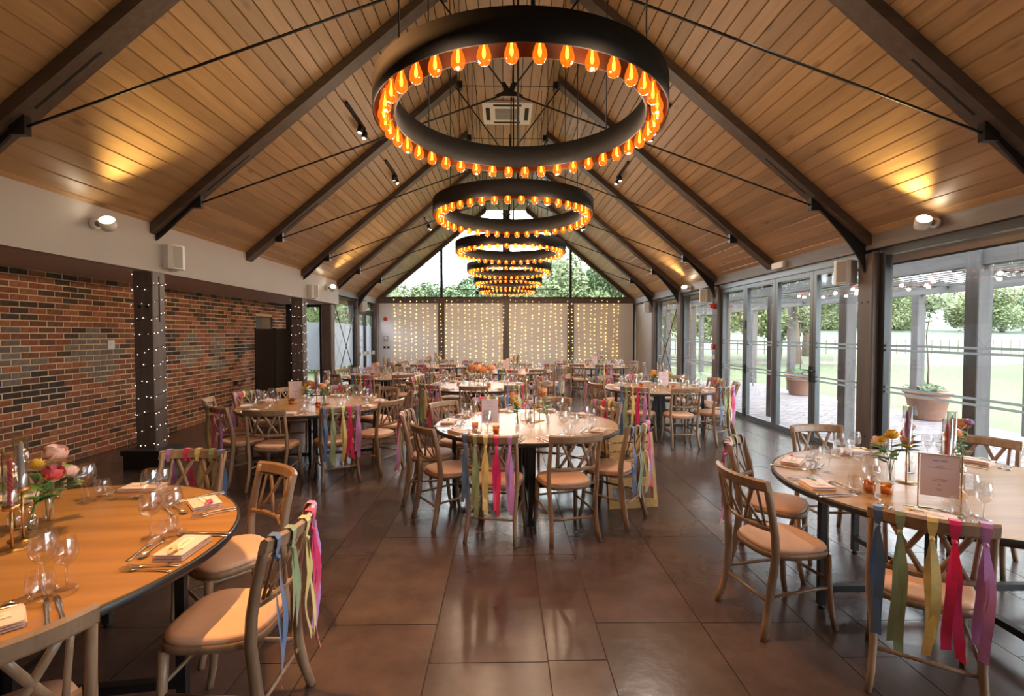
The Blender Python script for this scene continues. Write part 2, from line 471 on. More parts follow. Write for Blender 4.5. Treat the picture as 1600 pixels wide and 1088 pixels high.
# ------------------------------------------------------------------ brick wall
wall_left = struct(MB().box(XB - 0.25, XB - 0.0045, YN, 11.25, 0, SOFF).box(XB - 0.25, XB - 0.0045, 11.25, 12.05, 2.06, SOFF).box(XB - 0.25, XB - 0.0045, 12.05, 12.8, 0, SOFF).build('wall_left', M['mortar']))
bl, bh, bj = 0.2135, 0.063, 0.0125
bricks = []
ncourse = int(SOFF / (bh + bj)) + 1
def brick_tone(y, z):
    # diamond patterns of pale grey and near-black bricks, random reds elsewhere
    for (cy0, cz0, rw, rh, kind) in ((5.7, 1.35, 0.5, 0.35, 'g'), (6.85, 1.33, 0.55, 0.40, 'g'), (6.05, 0.98, 0.5, 0.22, 'd'), (5.2, 1.0, 0.5, 0.25, 'd'),
                                     (8.25, 1.35, 0.30, 0.45, 'd'), (8.95, 1.33, 0.42, 0.33, 'g'), (9.75, 1.40, 0.36, 0.30, 'g'), (9.75, 1.08, 0.4, 0.25, 'g'), (10.5, 1.35, 0.25, 0.3, 'd'),
                                     (4.3, 1.3, 0.5, 0.4, 'g'), (3.2, 1.1, 0.5, 0.4, 'd')):
        if abs(y - cy0) / rw + abs(z - cz0) / rh < 1.0 and R.random() < 0.9:
            return (0.20, 0.16, 0.13) if kind == 'g' else (0.045, 0.028, 0.022)
    q = R.random()
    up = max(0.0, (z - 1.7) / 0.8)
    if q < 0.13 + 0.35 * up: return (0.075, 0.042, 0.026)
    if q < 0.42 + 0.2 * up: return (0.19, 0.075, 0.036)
    if q < 0.80: return (0.30, 0.098, 0.043)
    return (0.36, 0.13, 0.055)
for c in range(ncourse):
    z0 = c * (bh + bj) + 0.004
    z1 = min(z0 + bh, SOFF - 0.002)
    if z1 - z0 < 0.015: continue
    y = YN + (0 if c % 2 else -(bl + bj) / 2)
    while y < 12.8:
        a, b = max(y, YN), min(y + bl, 12.79)
        y += bl + bj
        segs = [(a, b)]
        if z0 < 2.06: # door opening
            segs = []
            if a < 11.25: segs.append((a, min(b, 11.25)))
            if b > 12.05: segs.append((max(a, 12.05), b))
        for a2, b2 in segs:
            if b2 - a2 > 0.03: bricks.append((a2, b2, z0, z1))
vis = [b for b in bricks if b[0] > 5.35]
rest = [b for b in bricks if b[0] <= 5.35]
vis.sort(key=lambda b: b[0])
cache = {}
mass = MB(); mcol = []
def brick_mb(w, h):
    m = MB()
    c = 0.004
    x1 = 0.0
    P = [(0, 0), (w, 0), (w, h), (0, h)]
    v = [(-0.05, p[0], p[1]) for p in P] + [(x1 - c, p[0], p[1]) for p in P] + [(x1, min(max(p[0], c), w - c), min(max(p[1], c), h - c)) for p in P]
    f = [(8, 9, 10, 11)]
    for j in range(4):
        k = (j + 1) % 4
        f += [(j, k, 4 + k, 4 + j), (4 + j, 4 + k, 8 + k, 8 + j)]
    return m.add(v, f)
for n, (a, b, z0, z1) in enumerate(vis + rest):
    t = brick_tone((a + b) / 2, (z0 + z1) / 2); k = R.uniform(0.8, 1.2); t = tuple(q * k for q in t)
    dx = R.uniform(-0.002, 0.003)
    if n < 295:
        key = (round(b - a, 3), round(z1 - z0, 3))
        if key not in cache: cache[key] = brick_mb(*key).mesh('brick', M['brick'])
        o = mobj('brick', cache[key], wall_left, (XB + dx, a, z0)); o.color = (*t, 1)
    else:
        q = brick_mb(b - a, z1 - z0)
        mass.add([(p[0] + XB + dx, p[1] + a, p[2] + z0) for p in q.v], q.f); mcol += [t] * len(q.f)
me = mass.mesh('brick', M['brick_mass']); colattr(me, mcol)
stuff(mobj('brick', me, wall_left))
struct(MB().box(XB - 0.9, XB - 0.85, 11.0, 13.6, 0, 2.6).box(XB - 0.85, XB - 0.25, 12.05, 12.1, 0, 2.06).box(XB - 0.85, XB - 0.25, 11.2, 12.1, 2.06, 2.1).box(XB - 0.85, XB - 0.25, 11.2, 11.25, 0, 2.06).build('wall_recess', M['white_wall']))
struct(MB().box(XB - 0.05, XB + 0.09, 12.8, 12.92, 0, SOFF).build('trim_1', M['alu_dark']))

# white fascia and soffit over the side aisle
struct(MB().box(XF - 0.1, XF, YN, 12.90, SOFF, rz(XF) + 0.02).build('wall_fascia', M['white_wall']))
struct(MB().box(XB - 0.3, XF - 0.1, YN, 12.90, SOFF, SOFF + 0.08).build('ceiling_aisle', M['soffit']))
struct(MB().box(XB - 0.3, XR + 0.4, YN - 0.15, YN, 0, 6.2).build('wall_near', M['white_wall']))

# ------------------------------------------------------------------ ceiling of oak boards
cm = MB()
for sgn in (-1, 1):
    xo = 4.95
    v = []
    for (x, dz) in ((FLATX, 0.03), (xo, 0.03), (xo, 0.15), (FLATX, 0.15)):
        for y in (YN - 0.15, YB + 0.45): v.append((sgn * x, y, EAVE + TAN * (XR - x) + dz))
    cm.add(v, [(0, 2, 3, 1), (2, 4, 5, 3), (4, 6, 7, 5), (6, 0, 1, 7), (0, 6, 4, 2), (1, 3, 5, 7)])
cm.box(-FLATX - 0.02, FLATX + 0.02, YN - 0.15, YB + 0.45, FLATZ + 0.03, FLATZ + 0.15)
ceiling = struct(cm.build('ceiling', M['dark']))
def plank(sgn, s0, s1, y0, y1, dz):
    """board on the slope between horizontal offsets s0..s1 from the flat edge"""
    v = []
    for y in (y0, y1):
        for (x, t) in ((s0, 0.0), (s1, 0.0), (s1, 0.028), (s0, 0.028)):
            v.append((sgn * x, y, EAVE + TAN * (XR - x) + t + dz))
    f = [(0, 1, 5, 4), (1, 2, 6, 5), (2, 3, 7, 6), (3, 0, 4, 7), (0, 3, 2, 1), (4, 5, 6, 7)]
    return MB().add(v, f)
nb = 36
joints = [YN] + RY + [YB + 0.4]
for sgn in (-1, 1):
    dx = (4.9 - FLATX) / nb
    for b in range(nb):
        cuts = sorted({0, len(joints) - 1} | {q for q in range(1, len(joints) - 1) if (q + b * 2 + (sgn > 0)) % 5 in (0,) or R.random() < 0.12})
        for a, c in zip(cuts[:-1], cuts[1:]):
            plank(sgn, FLATX + b * dx + 0.006, FLATX + (b + 1) * dx - 0.006, joints[a] + 0.001, joints[c] - 0.001, R.uniform(-0.002, 0.001)).build('ceiling_plank', M['plank'], ceiling)
nf = 9; dx = 2 * FLATX / nf
for b in range(nf):
    for a, c in ((0, 4), (4, 7), (7, len(joints) - 1)):
        MB().box(-FLATX + b * dx + 0.006, -FLATX + (b + 1) * dx - 0.006, joints[a] + 0.001, joints[c] - 0.001, FLATZ - 0.001, FLATZ + 0.027).build('ceiling_plank', M['plank'], ceiling)

# ------------------------------------------------------------------ roof trusses
def truss(y, kind):
    t = thing('roof_truss', TR_LAB[kind], 'roof truss', (0, y, 0), 0, 'roof trusses')
    for sgn in (-1, 1):
        xe = 4.36 if (sgn < 0 and y < 12.9) else 4.5
        d = 0.13
        v = []
        for yy in (-0.1, 0.1):
            for (x, dz) in ((0.85, -d), (xe, -d), (xe, -0.004), (0.85, -0.004)):
                v.append((sgn * x, yy, EAVE + TAN * (XR - x) + dz))
        rf = MB().add(v, [(0, 1, 5, 4), (1, 2, 6, 5), (2, 3, 7, 6), (3, 0, 4, 7), (0, 3, 2, 1), (4, 5, 6, 7)]).build('rafter', M['rafter'], t)
        MB().beam((sgn * 3.72, 0, EAVE + TAN * (XR - 3.72) - d - 0.001), (sgn * 3.2, 0, EAVE + TAN * (XR - 3.2) - d - 0.001), 0.02, 0.004, up=(TAN * sgn, 0, 1)).build('slot', M['dark'], rf)
        xb = sgn * 3.84; zb = EAVE + TAN * (XR - 3.84) - d - 0.06
        # curved steel knee from the wall up to the rod fixing
        pts = []; xw = sgn * (xe - 0.01); zl = 2.80 if sgn < 0 and y < 12.9 else 2.42
        for q in range(7):
            u = q / 6
            px = (1 - u) ** 2 * xw + 2 * u * (1 - u) * sgn * (xe - 0.10) + u * u * xb
            pz = (1 - u) ** 2 * zl + 2 * u * (1 - u) * (zl + (0.06 if sgn < 0 and y < 12.9 else 0.30)) + u * u * (zb + 0.02)
            pts.append((px, 0, pz))
        kb = MB(); flatk = sgn < 0 and y < 12.9
        for (p, q) in zip(pts[:-1], pts[1:]):
            def up(pt): return EAVE + TAN * (XR - min(abs(pt[0]), xe)) - d
            w = 0.012
            v = []
            for pt in (p, q):
                top = max(pt[2] + 0.01, min(up(pt), pt[2] + 0.07 + (0.0 if flatk else 1.2 * max(0.0, abs(pt[0]) - 4.1))))
                for yy in (-w, w): v += [(pt[0], yy, pt[2]), (pt[0], yy, top)]
            kb.add(v, [(0, 1, 5, 4), (2, 6, 7, 3), (0, 4, 6, 2), (1, 3, 7, 5), (0, 2, 3, 1), (4, 5, 7, 6)])
        if kind != 3: kb.build('knee_bracket', M['black_steel'], t)
        MB().box(xb - 0.06, xb + 0.06, -0.03, 0.03, zb - 0.05, zb + 0.10).build('rod_shoe', M['black_steel'], t)
        nz = 4.62
        MB().tube([(xb, 0, zb), (sgn * 0.12, 0, nz - 0.03)], 0.0105, 8).build('tie_rod', M['black_steel'], t)
        zt = EAVE + TAN * (XR - 0.87) - d - 0.02
        MB().tube([(sgn * 0.87, 0, zt), (sgn * 0.06, 0, nz + 0.08)], 0.0105, 8).build('tie_rod', M['black_steel'], t)
        MB().box(sgn * 0.80 - 0.04, sgn * 0.80 + 0.04, -0.05, 0.05, zt - 0.03, zt + 0.09).build('rafter_shoe', M['black_steel'], t)
    MB().tube([(-0.80, 0, zt + 0.03), (0.80, 0, zt + 0.03)], 0.006, 6).build('top_tie', M['black_steel'], t)
    P = [(-0.17, -0.06), (-0.10, -0.035), (0.10, -0.035), (0.17, -0.06), (0.17, -0.02), (0.06, 0.03), (0.10, 0.13), (0.05, 0.14), (0, 0.06), (-0.05, 0.14), (-0.10, 0.13), (-0.06, 0.03), (-0.17, -0.02)]
    n = len(P); v = [(p[0], -0.012, nz + p[1]) for p in P] + [(p[0], 0.012, nz + p[1]) for p in P]
    MB().add(v, [tuple(range(n)), tuple(reversed(range(n, 2 * n)))] + [(j, n + j, n + (j + 1) % n, (j + 1) % n) for j in range(n)]).build('node_plate', M['black_steel'], t)
    return t
TR_LAB = ['dark timber roof truss over the nearest wall, out of the picture', 'dark timber roof truss closest overhead, largest of the row',
          'dark timber roof truss springing from the brick-wall pillar', 'dark timber roof truss meeting the beam halfway along the folding doors',
          'dark timber roof truss springing from the folding-screen pillar', 'dark timber roof truss at the end of the white fascia', 'dark timber roof truss next to the gable window']
for q, y in enumerate(RY[1:]):
    truss(y, q)

# ------------------------------------------------------------------ right side: posts, eave beam, glazing
def eave_beam(name, sgn, y0, y1):
    P = [(XR, 2.70), (XR + 0.16, 2.70), (XR + 0.16, EAVE - TAN * 0.16 - 0.004), (XR, EAVE - 0.004)]
    v = [(sgn * p[0], y, p[1]) for y in (y0, y1) for p in P]
    return struct(MB().add(v, [(0, 1, 2, 3), (7, 6, 5, 4), (0, 4, 5, 1), (1, 5, 6, 2), (2, 6, 7, 3), (3, 7, 4, 0)]).build(name, M['eave']))
eave_beam('trim_2', 1, YN, YB)
XG = 4.62
def post(y, label, x=XR, w=0.22, z1=2.655):
    t = thing('timber_post', label, 'post', (x + 0.13, y, 0), 0, 'timber wall posts')
    MB().cbox(-0.13, 0.13, -w / 2 - 0.02, w / 2 + 0.02, 0, z1, 0.012).build('shaft', M['post'], t)
    for k in (0.35, 2.05):
        for dy in (-0.05, 0.05):
            MB().tube([(-0.136, dy, k), (-0.128, dy, k)], 0.013, 8).build('bolt', M['black_steel'], t)
    return t
post(RY[3], 'dark timber post between the fixed window and the folding doors')
post(RY[5], 'dark timber post with the red alarm at the end of the folding doors')
post(RY[6], 'dark timber post on one side of the cross-braced window')
post(RY[7], 'dark timber post where the white end wall meets the cross-braced window')
post(RY[2], 'dark timber post beyond the fixed picture window')
post(RY[1], 'dark timber post beyond the fixed picture window')
post(RY[0], 'dark timber post beyond the fixed picture window')

wn = [0]
def window(name, y0, y1, x, z0, z1, fw=0.06, bands=True, m='alu', frostz=None, hinges=False, depth=0.07):
    wn[0] += 1
    w = bpy.data.objects.new('%s_%d' % (name, wn[0]), None); COL.objects.link(w); struct(w)
    f = MB(); d = depth / 2
    f.box(x - d, x + d, y0, y0 + fw, z0, z1).box(x - d, x + d, y1 - fw, y1, z0, z1).box(x - d, x + d, y0 + fw, y1 - fw, z0, z0 + fw).box(x - d, x + d, y0 + fw, y1 - fw, z1 - fw, z1)
    f.build('frame', M[m], w)
    MB().box(x - 0.004, x + 0.004, y0 + fw, y1 - fw, z0 + fw, z1 - fw).build('pane', M['pane'], w)
    if bands:
        for z in (0.93, 0.99, 1.44, 1.495):
            MB().box(x - 0.007, x - 0.005, y0 + fw, y1 - fw, z, z + 0.026).build('frosted_stripe', M['band'], w)
    if frostz:
        MB().box(x - 0.007, x - 0.005, y0 + fw, y1 - fw, frostz[0], frostz[1]).build('frosted_film', M['frost'], w)
    return w
# fixed panes towards the camera
for a, b in zip(RY[:3], RY[1:4]):
    window('window', a + 0.13, b - 0.13, XG, 0.0, 2.70, fw=0.09, m='alu_dark')
# folding doors, four leaves
struct(MB().box(XG - 0.06, XG + 0.06, RY[3] + 0.13, RY[5] - 0.13, 2.60, 2.70).build('trim_3', M['alu']))
struct(MB().box(XG - 0.06, XG + 0.06, RY[3] + 0.13, RY[5] - 0.13, 0.0, 0.025).build('trim_4', M['alu']))
L0, L1 = RY[3] + 0.13, RY[5] - 0.13
lw = (L1 - L0) / 4
for k in range(4):
    d = window('door', L0 + k * lw + 0.004, L0 + (k + 1) * lw - 0.004, XG, 0.03, 2.60, fw=0.075, m='alu')
    if k == 0:
        hd = MB().box(XG - 0.05, XG - 0.036, L0 + lw - 0.065, L0 + lw - 0.03, 0.92, 1.16).build('handle_plate', M['alu_dark'], d)
        MB().tube([(XG - 0.05, L0 + lw - 0.045, 1.1), (XG - 0.09, L0 + lw - 0.045, 1.1), (XG - 0.09, L0 + lw - 0.18, 1.1)], 0.009, 8).build('lever', M['alu_dark'], hd)
    if k == 1:
        hd = MB().box(XG - 0.05, XG - 0.036, L0 + lw + 0.03, L0 + lw + 0.065, 0.92, 1.16).build('handle_plate', M['alu_dark'], d)
        MB().tube([(XG - 0.05, L0 + lw + 0.045, 1.1), (XG - 0.09, L0 + lw + 0.045, 1.1), (XG - 0.09, L0 + lw + 0.18, 1.1)], 0.009, 8).build('lever', M['alu_dark'], hd)
    if k in (2, 3):
        for z in (0.06, 0.9, 1.75):
            MB().box(XG - 0.05, XG - 0.035, L0 + 3 * lw - 0.02 + (0.02 if k == 3 else -0.02), L0 + 3 * lw + 0.02 + (0.02 if k == 3 else -0.02), z, z + 0.16).build('hinge', M['alu_dark'], d)
window('window', RY[5] + 0.13, RY[6] - 0.13, XG, 0.0, 2.70)
window('window', RY[6] + 0.13, RY[7] - 0.13, XG, 0.0, 2.70)
def xbrace(x, y0, y1, label):
    t = thing('cross_brace', label, 'brace', (x, (y0 + y1) / 2, 0.0))
    h = (y1 - y0) / 2
    MB().tube([(0, -h, 0.08), (0, h, 2.45)], 0.011, 8).build('rod', M['black_steel'], t)
    MB().tube([(0.022, h, 0.08), (0.022, -h, 2.45)], 0.011, 8).build('rod', M['black_steel'], t)
    for s in (-1, 1):
        for z in (0.08, 2.45):
            MB().box(-0.02, 0.04, s * h - 0.03, s * h + 0.03, z - 0.05, z + 0.05).build('lug', M['black_steel'], t)
xbrace(XR + 0.02, RY[6] + 0.14, RY[7] - 0.14, 'black steel cross-brace in front of the garden window')
struct(MB().box(XR + 0.08, XR + 0.24, RY[7] + 0.135, YB, 0, 2.655).build('wall_right', M['white_wall']))

# ------------------------------------------------------------------ left pillars and far-left glazing
def led_wrap(parent_label, cx, cy, hw, hd, z0, z1, turns, n):
    t = thing('string_lights', parent_label, 'string lights', (cx, cy, z0))
    pts = []; leds = MB()
    N = turns * 4 * 3
    per = [(-hw, -hd), (hw, -hd), (hw, hd), (-hw, hd)]
    def at(u):
        k = (u * turns * 4) % 4; j = int(k) % 4; f = k - int(k)
        a = per[j]; b = per[(j + 1) % 4]
        return (a[0] + (b[0] - a[0]) * f, a[1] + (b[1] - a[1]) * f, u * (z1 - z0))
    for i in range(N + 1): pts.append(at(i / N))
    MB().tube(pts, 0.0025, 4).build('wire', M['dark'], t)
    for i in range(n):
        p = at((i + 0.5) / n + R.uniform(-0.3, 0.3) / n)
        p = (p[0] * 1.04 + R.uniform(-0.012, 0.012), p[1] * 1.04 + R.uniform(-0.012, 0.012), p[2] + R.uniform(-0.03, 0.03))
        r = 0.0052
        leds.add([(p[0] + r, p[1], p[2]), (p[0], p[1] + r, p[2]), (p[0] - r, p[1], p[2]), (p[0], p[1] - r, p[2]), (p[0], p[1], p[2] + r), (p[0], p[1], p[2] - r)],
                 [(0, 1, 4), (1, 2, 4), (2, 3, 4), (3, 0, 4), (1, 0, 5), (2, 1, 5), (3, 2, 5), (0, 3, 5)])
    stuff(leds.build('led', M['led_white'], t))
def pillar(y, label, lab2):
    t = thing('timber_pillar', label, 'pillar', (-4.45, y, 0))
    MB().cbox(-0.12, 0.12, -0.11, 0.11, 0.24, SOFF - 0.001, 0.01).build('shaft', M['post'], t)
    MB().cbox(-0.215, 0.215, -0.2, 0.2, 0, 0.18, 0.004).cbox(-0.235, 0.235, -0.22, 0.22, 0.18, 0.24, 0.004).build('plinth', M['black_steel'], t)
    for dx in (-0.045, 0.045):
        MB().tube([(dx, -0.115, 1.98), (dx, -0.108, 1.98)], 0.02, 10).build('bolt', M['dark'], t)
    MB().box(0.1195, 0.1215, -0.012, 0.012, 1.8, 2.36).build('slot', M['dark'], t)
    led_wrap(lab2, -4.45, y, 0.124, 0.114, 0.26, 2.38, 11, 125)
pillar(RY[3], 'dark timber pillar on a black plinth in front of the brick wall', 'tiny white string lights wound round the brick-wall pillar')
pillar(RY[5], 'dark timber pillar beside the brown folding screen', 'tiny white string lights wound round the pillar by the folding screen')
post(RY[6], 'dark timber post between the frosted panes', x=-4.76)
post(RY[7], 'dark timber post next to the glazed exit doors', x=-4.76)
eave_beam('trim_5', -1, 12.90, YB)
XGL = -4.62
window('window', RY[6] + 0.13, RY[7] - 0.13, XGL, 0.0, 2.70, bands=False, frostz=(0.72, 1.95), m='alu_dark')
xbrace(-4.53, RY[6] + 0.14, RY[7] - 0.14, 'black steel cross-brace in front of the frosted window')
# exit doors
for k in range(2):
    y0 = RY[7] + 0.15 + k * 0.92
    d = window('door', y0, y0 + 0.90, XGL, 0.0, 2.35, fw=0.085, bands=False, frostz=(0.1, 1.92), m='alu_dark')
    bar = MB().tube([(XGL + 0.10, y0 + 0.12, 1.0), (XGL + 0.10, y0 + 0.78, 1.0)], 0.016, 8).build('panic_bar', M['white_plastic'], d)
    for yy in (0.12, 0.78): MB().box(XGL + 0.035, XGL + 0.12, y0 + yy - 0.025, y0 + yy + 0.025, 0.95, 1.08).build('bar_bracket', M['white_plastic'], d)
window('window', RY[7] + 0.13, RY[7] + 2.05, XGL, 2.36, 2.70, bands=False, m='alu_dark')
struct(MB().box(-4.7, -4.5, RY[7] + 2.0, YB, 0, 2.70).build('wall_jamb', M['post']))
# aisle end glazing (faces the camera)
wn[0] += 1
w = bpy.data.objects.new('window_%d' % wn[0], None); COL.objects.link(w); struct(w)
yq = 12.86
MB().box(-5.60, -5.53, yq - 0.035, yq + 0.035, 0, SOFF).box(-4.84, -4.76, yq - 0.035, yq + 0.035, 0, SOFF).box(-5.53, -4.84, yq - 0.035, yq + 0.035, 0, 0.07).box(-5.53, -4.84, yq - 0.035, yq + 0.035, SOFF - 0.07, SOFF).build('frame', M['alu_dark'], w)
MB().box(-5.53, -4.84, yq - 0.004, yq + 0.004, 0.07, SOFF - 0.07).build('pane', M['pane'], w)
MB().box(-5.53, -4.84, yq - 0.007, yq - 0.005, 0.72, 1.95).build('frosted_film', M['frost'], w)

# ------------------------------------------------------------------ end wall with gable glazing
wb = struct(MB().box(-4.7, XR + 0.2, YB + 0.08, YB + 0.2, 0, 2.72).build('wall_back', M['white_wall']))
for a, b in ((-4.44, -2.37), (-2.15, -0.11), (0.11, 2.16), (2.38, 4.48)):
    MB().box(a, b, YB + 0.02, YB + 0.08, 0.06, 2.72).build('panel', M['back_panel'], wb)
for x in (-2.26, 0.0, 2.27):
    MB().box(x - 0.11, x + 0.11, YB - 0.03, YB + 0.08, 0, 2.72).build('post', M['post'], wb)
MB().box(-4.5, XR, YB - 0.05, YB + 0.2, 2.72, 2.90).build('beam', M['post'], wb)
MB().box(4.485, 4.515, YB - 0.04, YB + 0.02, 0, 2.72).build('cover_strip', M['dark'], wb)
wn[0] += 1
gw = bpy.data.objects.new('window_%d' % wn[0], None); COL.objects.link(gw); struct(gw)
yg = YB + 0.1
gp = [(-4.4, 2.90), (4.4, 2.90), (FLATX, 6.0), (-FLATX, 6.0)]
def gtop(x): return min(5.98, EAVE + TAN * (XR - abs(x)) - 0.05)
for sgn in (-1, 1):
    v = []
    for y in (yg - 0.1, yg + 0.06):
        for x, dz in ((0.70, -0.16), (4.5, -0.16), (4.5, 0.0), (0.70, 0.0)): v.append((sgn * x, y, EAVE + TAN * (XR - x) + dz))
    MB().add(v, [(0, 1, 5, 4), (1, 2, 6, 5), (2, 3, 7, 6), (3, 0, 4, 7), (0, 3, 2, 1), (4, 5, 6, 7)]).build('gable_rafter', M['rafter'], gw)
for x, wd in ((-2.26, 0.09), (2.27, 0.09), (0.0, 0.24)):
    MB().box(x - wd / 2, x + wd / 2, yg - 0.06, yg + 0.05, 2.90, gtop(abs(x) + wd / 2)).build('mullion', M['alu_dark'] if x else M['post'], gw)
MB().box(-4.4, 4.4, yg - 0.05, yg + 0.05, 2.90, 2.95).build('sill', M['alu_dark'], gw)
xs = [-4.4, -2.305, -2.215, -0.12, 0.12, 2.225, 2.315, 4.4]
for a, b in zip(xs[::2], xs[1::2]):
    pts = [(a, 2.95)] + [(b, 2.95)]
    pts += [(b, gtop(b) if gtop(b) > 2.96 else 2.96)]
    for xk in (FLATX, -FLATX):
        if a < xk < b: pts.append((xk, gtop(xk)))
    pts += [(a, gtop(a) if gtop(a) > 2.96 else 2.96)]
    n = len(pts)
    v = [(p[0], yg - 0.004, p[1]) for p in pts] + [(p[0], yg + 0.004, p[1]) for p in pts]
    MB().add(v, [tuple(range(n)), tuple(reversed(range(n, 2 * n)))]).build('pane', M['pane'], gw)

# fairy-light curtain on the end wall
cur = thing('fairy_light_curtain', 'curtain of warm fairy lights hanging down the white end wall', 'fairy lights', (0, YB - 0.045, 2.88))
MB().tube([(-3.95, 0, 0), (4.0, 0, 0)], 0.003, 4).build('header_wire', M['dark'], cur)
ns = 40
for k in range(ns):
    x = -3.9 + 7.85 * k / (ns - 1) + R.uniform(-0.04, 0.04)
    pts = []; sway = R.uniform(-0.03, 0.03); ph = R.uniform(0, 6)
    L = R.uniform(2.1, 2.55)
    for i in range(13):
        u = i / 12
        pts.append((x + sway * u + 0.02 * math.sin(ph + 5 * u), 0.012 * math.sin(ph * 2 + 9 * u), -L * u))
    st = MB().tube(pts, 0.0004, 3, sm=False).build('strand', M['white_plastic'], cur)
    leds = MB(); nl = 16
    for i in range(nl):
        u = (i + 0.5 + R.uniform(-0.25, 0.25)) / nl
        p = Vector(pts[min(11, int(u * 12))]).lerp(Vector(pts[min(12, int(u * 12) + 1)]), u * 12 - int(u * 12))
        r = 0.021 * R.uniform(0.5, 1.2)
        leds.add([(p.x + r, p.y, p.z), (p.x, p.y + r, p.z), (p.x - r, p.y, p.z), (p.x, p.y - r, p.z), (p.x, p.y, p.z + r), (p.x, p.y, p.z - r)],
                 [(0, 1, 4), (1, 2, 4), (2, 3, 4), (3, 0, 4), (1, 0, 5), (2, 1, 5), (3, 2, 5), (0, 3, 5)])
    stuff(leds.build('led', M['led'], st))


# ------------------------------------------------------------------ ring chandeliers
RO, RI, RB, RH = 0.81, 0.69, 0.752, 0.145
ZB = 2.835
def chandelier(y, label):
    t = thing('ring_chandelier', label, 'chandelier', (0.03, y, ZB), 0, 'ring chandeliers down the middle of the hall')
    mobj('ring', RING_ME['ring'], t)
    mobj('lining', RING_ME['lining'], t)
    for k in range(40):
        a = 2 * PI * (k + 0.5) / 40
        b = mobj('bulb', RING_ME['bulb'], t, (RB * math.cos(a), RB * math.sin(a), 0))
        mobj('filament', RING_ME['filament'], b)
        mobj('socket', RING_ME['socket'], b)
    for (px, py) in ((-0.587, -0.459), (0.587, -0.459), (0.587, 0.459), (-0.587, 0.459)):
        MB().tube([(px, py, RH - 0.002), (px, py, FLATZ - ZB)], 0.0045, 6).build('cable', M['black_steel'], t)
    MB().tube([(0.03, -0.745, RH), (0.03, -0.745, FLATZ - ZB)], 0.011, 8).build('flex', M['black_steel'], t)
    for k in range(8):
        a = 2 * PI * (k + 0.5) / 8
        lamp('bulb_light', 'POINT', (RB * math.cos(a), RB * math.sin(a), -0.085), W_BULB, WARM, t, size=0.04)
RING_ME = {}
RING_ME['ring'] = MB().lathe([(RO - 0.008, 0), (RO, 0), (RO, RH), (RI, RH), (RI, 0), (RI + 0.008, 0)], 72).mesh('ring', M['ring'])
RING_ME['lining'] = MB().lathe([(RI + 0.008, 0), (RI + 0.009, RH - 0.01), (RO - 0.009, RH - 0.01), (RO - 0.008, 0)], 72).mesh('lining', M['ring_in'])
RING_ME['bulb'] = MB().lathe([(0.0115, 0.060), (0.012, 0.045), (0.015, 0.033), (0.022, 0.016), (0.0285, -0.002), (0.0315, -0.018), (0.0300, -0.034), (0.0235, -0.047), (0.0125, -0.0545), (0.0005, -0.0565)], 14).mesh('bulb', M['amber_bulb'])
RING_ME['filament'] = MB().lathe([(0.003, 0.05), (0.004, 0.03), (0.0065, 0.008), (0.0085, -0.008), (0.006, -0.022), (0.001, -0.027)], 6).mesh('filament', M['filament'])
RING_ME['socket'] = MB().lathe([(0.016, RH - 0.012), (0.016, 0.06), (0.013, 0.055), (0.001, 0.055)], 10).mesh('socket', M['copper'])
CH = ['black ring chandelier of amber bulbs, largest and closest over the front tables', 'black ring chandelier of amber bulbs, second from the front of the row',
      'black ring chandelier of amber bulbs, third from the front of the row', 'black ring chandelier of amber bulbs, fourth from the front of the row',
      'black ring chandelier of amber bulbs, fifth in the row, next to last', 'black ring chandelier of amber bulbs, last in the row before the fairy-light wall']
for k in range(6):
    chandelier(2.84 + BAY * k, CH[k])

# ------------------------------------------------------------------ wall uplights, tracks, speakers, small fittings
def uplight(x, y, z, label, power):
    sg = -1 if x < 0 else 1
    t = thing('wall_uplight', label, 'wall light', (x, y, z), 0, 'adjustable wall uplights')
    MB().tube([(0, 0, 0), (-sg * 0.05, 0, 0)], 0.055, 14).build('wall_plate', M['white_plastic'], t)
    MB().tube([(-sg * 0.05, 0, 0), (-sg * 0.12, 0, 0.0)], 0.03, 10).build('arm', M['grey_plastic'], t)
    d = Vector((-sg * 0.30, -0.62, 0.62)).normalized(); p = Vector((-sg * 0.16, 0, 0))
    h = MB().tube([p - d * 0.05, p + d * 0.05], [0.07, 0.075], 16).build('lamp_head', M['white_plastic'], t)
    MB().tube([p + d * 0.048, p + d * 0.054], 0.06, 16).build('lamp_face', M['lamp_on'], h)
    lamp('uplight_beam', 'SPOT', p + d * 0.08, power, (1.0, 0.72, 0.30), t, aim=p + Vector((-sg * 0.85, -0.22, 0.74)), size=0.05, cone=80, blend=0.9)
uplight(XF, 5.25, 2.80, 'white wall uplight glowing on the white fascia above the brick wall', W_UP)
uplight(XF, 12.0, 2.76, 'small grey wall light near the end of the white fascia', W_UP)
uplight(XR, 5.15, 2.82, 'white wall uplight glowing on the beam above the fixed window', W_UP)
uplight(XR, 12.0, 2.76, 'small wall light on the beam over the garden window', W_UP)

